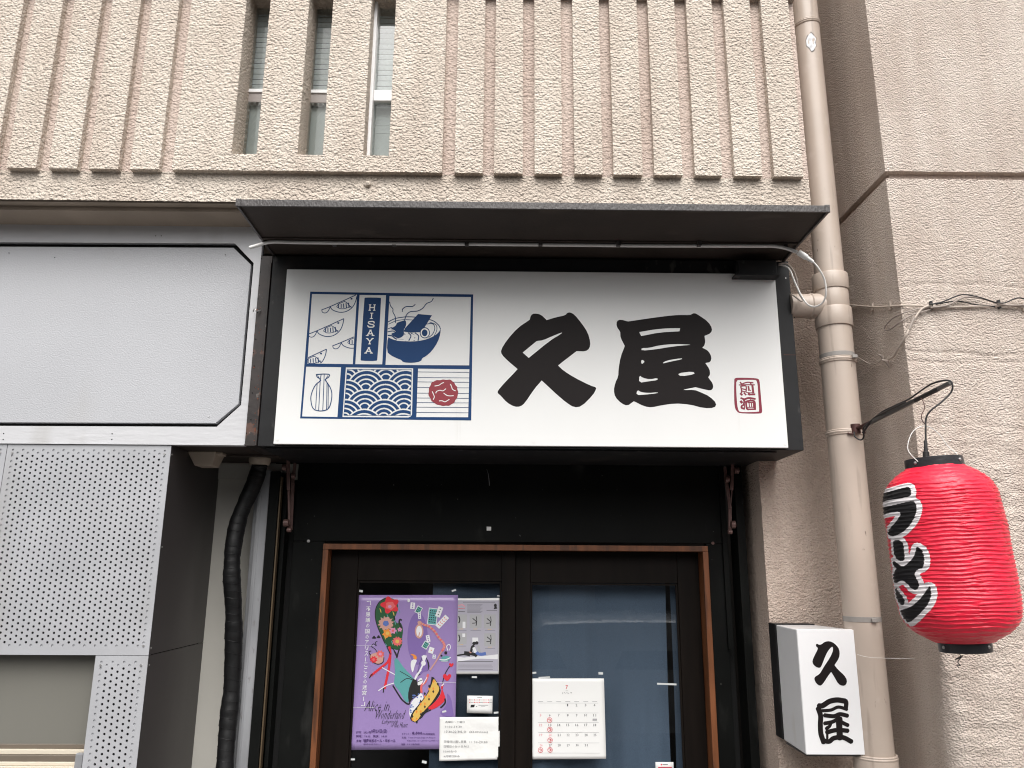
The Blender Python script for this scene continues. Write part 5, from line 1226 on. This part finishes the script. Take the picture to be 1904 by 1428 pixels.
def inpoly(poly, A_, T_):
    r = np.zeros(A_.shape, bool); n = len(poly)
    AA = np.where(A_ < -.6, A_ + 2*math.pi, A_)
    for i in range(n):
        (x0, y0), (x1, y1) = poly[i], poly[(i+1) % n]
        if y0 == y1: continue
        c = ((y0 > T_) != (y1 > T_)) & (AA < (x1-x0)*(T_-y0)/(y1-y0)+x0); r ^= c
    return r
blk = [ # ra: short bar, long stroke turning down, then the vertical dash, me, n
  [(100,610),(192,588),(250,570),(300,556),(322,554),(330,575),(328,598),(290,606),(230,614),(192,626),(100,650)],
  [(100,680),(196,650),(230,642),(300,625),(345,617),(358,650),(345,700),(310,750),(270,775),(232,783),(219,760),(240,735),(268,705),(282,680),(280,670),(250,668),(210,680),(150,700)],
  [(245,796),(292,800),(298,860),(300,890),(280,897),(258,880),(250,850)],
  [(355,820),(385,850),(392,900),(385,925),(360,932),(345,950),(355,975),(370,1000),(360,1025),(340,1028),(305,990),(285,980),(262,1000),(247,980),(250,950),(265,930),(245,905),(252,890),(290,925),(320,900),(345,870)],
  [(415,1002),(424,1040),(415,1080),(390,1115),(355,1150),(318,1180),(298,1160),(280,1125),(285,1117),(330,1105),(370,1070),(400,1030)],
  [(256,1012),(285,1050),(302,1075),(295,1098),(275,1092),(262,1060),(258,1035)],
]
Bk = np.zeros(Tf.shape, bool); Wh = np.zeros(Tf.shape, bool)
for L in blk:
    sm2 = L
    for _ in range(2): sm2 = chaikin(sm2)
    lp = lpoly(sm2); Bk |= inpoly(lp, Af, Tf)
# white edge = black grown by about 5 mm
gr = Bk.copy(); ra, rt = 9, 9
acc = np.zeros_like(Bk)
for da in range(-ra, ra+1, 1):
    mt = int(rt*math.sqrt(max(0, 1-(da/ra)**2)))
    sh = np.roll(Bk, da, 1)
    for dt_ in sorted(set([-mt, -mt//2, 0, mt//2, mt])): acc |= np.roll(sh, dt_, 0)
Wh = acc & ~Bk
ctr = np.array(bot)
def lmesh(name, mask, m, off):
    fs = quads[mask]; used, inv = np.unique(fs.ravel(), return_inverse=True); vs = p3.reshape(-1, 3)[used]
    if off:
        ax = np.array(axis); rel = vs - ctr; rad = rel - (rel@ax)[:, None]*ax; rad /= np.linalg.norm(rad, axis=1)[:, None]; vs = vs + rad*off
    me = bpy.data.meshes.new(name); me.from_pydata((vs - ctr).tolist(), [], inv.reshape(-1, 4).tolist()); me.shade_smooth(); me.materials.append(MATS[m])
    o = bpy.data.objects.new(name, me); sc.collection.objects.link(o); o.parent = lan; return o
lmesh('paper_body', np.ones(Tf.shape, bool), 'lantern_red', 0)
lmesh('lettering', Bk, 'lantern_black', .0007); lmesh('lettering_edge', Wh, 'lantern_white', .0006)
def lring(name, t0, t1_, r0, r1, m='cap_black'):
    a, b = bot + axis*(t0), bot + axis*(t1_)
    b_ = MB(); n = 56; th = .004
    for (c, r) in ((a, r0), (b, r1), (b, r1-th), (a, r0-th)):
        for j in range(n):
            an = 2*math.pi*j/n; b_.v.append(tuple(c + (ux*math.cos(an) + uy*math.sin(an))*r))
    for k in range(4):
        for j in range(n): b_.f.append((k*n+j, k*n+(j+1) % n, ((k+1) % 4)*n+(j+1) % n, ((k+1) % 4)*n+j))
    return b_.build(name, m, lan, .001, smooth=True)
hcap = 42*pxr
lring('top_cap', Hl - .004, Hl + hcap, 139*pxr, 137*pxr); lring('bottom_cap', -hcap*1.12, .004, 118*pxr, 120*pxr)
c = bot - axis*hcap*.9; MB().tube([c, c + axis*.003], 116*pxr, 40).build('bottom_disc', 'cap_black', lan)
for t_, an, r_ in ((Hl + hcap*.45, math.pi*.5 - .5, 139*pxr), (-hcap*.45, math.pi*.5 - .48, 119*pxr), (Hl + hcap*.4, math.pi*.5 + 1.15, 139*pxr), (-hcap*.5, math.pi*.5 + 1.4, 119*pxr)):
    d_ = ux*math.cos(an) - uy*math.sin(an); c = bot + axis*t_ + d_*r_
    MB().tube([c - d_*.002, c + d_*.0015, c + d_*.003], [.0042, .0042, .002], 12).build('stud', 'steel', lan)
tc_ = bot + axis*(Hl + hcap*.5); rc = 139*pxr
hk = at(1721, 792, YLn - .0)
hp_ = [tc_ - ux*rc*.86 - uy*rc*.5, at(1688, 835, YLn-.02), at(1697, 803, YLn-.01), hk, at(1745, 806, YLn), at(1763, 830, YLn-.01), tc_ + ux*rc*.85 - uy*rc*.5]
MB().tube(catmull(hp_, 8), .0011, 7).build('wire_handle', 'cable_white', lan)
kn = [at(1783,1214,YLn), at(1786,1222,YLn), at(1776,1226,YLn), at(1790,1219,YLn), at(1781,1230,YLn), at(1786,1238,YLn), at(1779,1236,YLn), at(1783,1242,YLn)]
MB().tube(catmull(kn, 5), .0010, 6).build('wire_knot', 'cable_black', lan)
# ---------------------------------------------------------------- arm and lantern cable
arm = thing('hanging_bracket', at(1597, 797, YPIPE-.05), 'dark metal arm clamped to the drainpipe, holding up the lantern', 'bracket')
pA, pB = at(1612, 789, 2.60), at(1767, 712, YLn - .005)
ad = (pB - pA).normalized()
MB().bar(pA, pB, .011, .011, Vector((0, 0, 1))).build('arm_bar', 'arm_steel', arm, .0015)
pc0 = at(1594, 797, 2.655)
MB().tube([pc0 + Vector((-.004, .005, -.016)), pc0 + Vector((-.004, .005, .016))], .016, 16).build('clamp_head', 'arm_rust', arm)
MB().bar(pc0, pA + ad*.03, .02, .008, Vector((0, 0, 1))).build('clamp_link', 'arm_rust', arm, .002)
a0 = math.radians(-62)
ringp = [C(pc0.z - .008*math.sin(i*.8)) + Vector((math.cos(a)*.066, math.sin(a)*.066, -.01 - .012*math.sin(2*a))) for i, a in enumerate([a0 - .75 + 1.9*k/14 for k in range(15)])]
MB().tube(ringp, .0035, 8).build('clamp_strap', 'arm_rust', arm)
wrp = [pA + ad*.0]
MB().tube([pA + ad*.30, pA + ad*.42], .0072, 8).build('tape_wrap', 'cable_black', arm)
lc = thing('lantern_cable', pB, 'black cable looping over the arm tip down to the lantern', 'cable')
cp_ = [at(x, y, Y_) for x, y, Y_ in ((1588,803,2.64),(1590,812,2.62),(1600,818,2.61),(1606,812,2.6),(1606,795,2.58),(1620,782,2.56),(1640,766,2.50),(1662,755,2.42),(1690,742,2.30),(1706,731,2.25),(1730,715,2.17),(1752,708,2.13),(1766,708,2.115),(1771,716,2.11),(1768,730,2.115),(1750,748,2.12),(1730,764,2.125),(1722,778,2.13),(1721,800,2.13),(1722,830,2.13),(1722,850,2.13))]
MB().tube(catmull(cp_, 6), .0026, 8).build('cable', 'cable_black', lc)
MB().tube(catmull([at(1604,805,2.6), at(1625,778,2.55), at(1650,764,2.44), at(1683,748,2.32)], 6), .0035, 8).build('cable', 'cable_black', lc)
hk_ = [at(1712,740,2.22), at(1717,748,2.18), at(1719,760,2.15), at(1714,770,2.13), at(1714,780,2.13), at(1721,790,2.13)]
MB().tube(catmull(hk_, 6), .0012, 7).build('hook_wire', 'arm_rust', lc)
s0, s1 = at(1721,818,YLn), at(1722,856,YLn)
MB().tube([s0, s0.lerp(s1,.1), s0.lerp(s1,.4), s0.lerp(s1,.55), s0.lerp(s1,.6), s1], [.003,.0045,.005,.0055,.0085,.0085], 12).build('socket', 'cable_black', lc)

# ---------------------------------------------------------------- cables fixed along the pier
pcs = thing('wall_cables', at(1720, 571, YF - .006), 'beige and dark cables clipped across the pier above the lantern', 'cable')
def wp(x, y, off=.006):
    p_ = at(x, y, YF - off)
    return p_ if p_.x > XP - off else atX(x, y, XP - off)
def wcable(L, r, m, off=.006):
    P_ = [wp(x, y, off) for x, y in L]; MB().tube(catmull(P_, 6), r, 8).build('cable', m, pcs)
wcable([(1577,567),(1600,569),(1630,571),(1650,570),(1680,568),(1720,569),(1745,570)], .0034, 'cable_beige')
wcable([(1730,572),(1760,568),(1785,556),(1800,552),(1830,556),(1858,565),(1885,568),(1930,566),(2100,562),(2500,569)], .0032, 'cable_grey', .016)
wcable([(1728,566),(1750,562),(1780,550),(1796,548),(1822,553),(1850,562),(1868,563),(1885,556),(1896,554),(1925,558),(2050,566),(2500,568)], .0024, 'cable_black', .018)
wcable([(1735,573),(1770,571),(1810,570),(1850,569),(1880,568),(1925,572),(2100,566),(2500,572)], .0040, 'cable_beige', .008)
wcable([(1740,566),(1775,560),(1795,562),(1812,566),(1850,570)], .0022, 'cable_black', .010)
wcable([(1732,571),(1705,575),(1680,582),(1660,592),(1646,607),(1646,614),(1656,612),(1672,600),(1695,586),(1722,578),(1738,572)], .0022, 'cable_grey', .010)
wcable([(1732,568),(1716,573),(1704,587),(1694,605),(1690,612),(1684,625),(1670,648),(1662,662),(1652,668)], .0036, 'cable_beige', .012)
wcable([(1700,590),(1693,606),(1691,612)], .0042, 'cable_grey', .014)
wcable([(1592,663),(1605,670),(1618,677),(1630,676),(1640,669),(1650,664)], .0018, 'cable_beige', .010)
def blob(x, y, s):
    p_ = wp(x, y, .012); MB().tube([p_ + Vector((-.014*s, 0, .006)), p_, p_ + Vector((.006*s, 0, -.018*s))], [.003, .0065*s, .003], 8).build('tape_end', 'cable_grey', pcs)
blob(1640, 662, .9); blob(1649, 672, 1.2)
for x_, y_ in ((1622,571),(1655,569),(1731,568),(1857,566),(1902,571)):
    p_ = wp(x_, y_, .004); MB().bar(p_ + Vector((0,0,.015)), p_ - Vector((0,0,.015)), .008, .012).build('clip', 'cable_beige' if x_ not in (1731, 1857) else 'cable_black', pcs, .001)
# thin thread below the pipe strap
th = [at(1594,1217,2.66), at(1615,1222,2.65), at(1650,1224,2.6), at(1700,1225,2.54)]
solo(MB().tube(catmull(th, 6), .0006, 6), 'thread', 'cable_white', th[0], 'thin pale thread stretched from the drainpipe to the pier', 'thread')

# ---------------------------------------------------------------- across the street, seen only as reflections
op = thing('opposite_building', (0, -7.5, 0), 'grey building across the street behind the viewer', 'building')
MB().box(-14, 14, -13, -7.5, 0, 4.6).build('wall', 'opp_wall', op)
for k in range(-5, 6):
    MB().box(k*2.4 - .8, k*2.4 + .8, -7.5, -7.44, .3, 2.6).build('window', 'opp_dark', op); MB().box(k*2.4 - .8, k*2.4 + .8, -7.5, -7.44, 3.3, 4.3).build('window', 'opp_dark', op)
MB().box(-.3, 1.7, -7.3, -7.0, 2.3, 2.75).build('signboard', 'opp_green', op)
vn = thing('parked_car', (.9, -3.1, 0), 'pale blue-grey car parked at the kerb behind the viewer', 'car')
side = [(-2.0,.35),(-2.05,.75),(-1.95,.88),(-1.15,.98),(-.55,1.42),(-.3,1.50),(1.0,1.52),(1.6,1.42),(1.95,.95),(2.05,.7),(2.0,.35)]
side = catmull([(x, 0, z) for x, z in side], 4); b = MB(); n = len(side)
for yy, s_ in ((-3.9, .96), (-3.7, 1), (-2.5, 1), (-2.3, .96)):
    for q in side: b.v.append((.9 + q.x*s_, yy, max(.3, q.z*(s_ if q.z > 1 else 1))))
for k in range(3):
    for j in range(n-1): b.f.append((k*n+j, k*n+j+1, (k+1)*n+j+1, (k+1)*n+j))
b.f.append(tuple(range(n))); b.f.append(tuple(range(3*n, 4*n))[::-1]); b.sm = True
b.build('body', 'van_paint', vn)
for x_ in (-.35, 1.2):
    MB().hexa([(x_ , -2.29, .98), (x_+1.05, -2.29, .98), (x_+.85, -2.31, 1.36), (x_+.2, -2.31, 1.36)], [(x_, -2.31, .98), (x_+1.05, -2.31, .98), (x_+.85, -2.33, 1.36), (x_+.2, -2.33, 1.36)]).build('side_window', 'opp_dark', vn)
for x_ in (-.4, 2.2):
    for y_ in (-2.5, -3.9): MB().tube([(x_, y_, .33), (x_, y_+.2, .33)], .33, 24).build('wheel', 'rubber', vn)
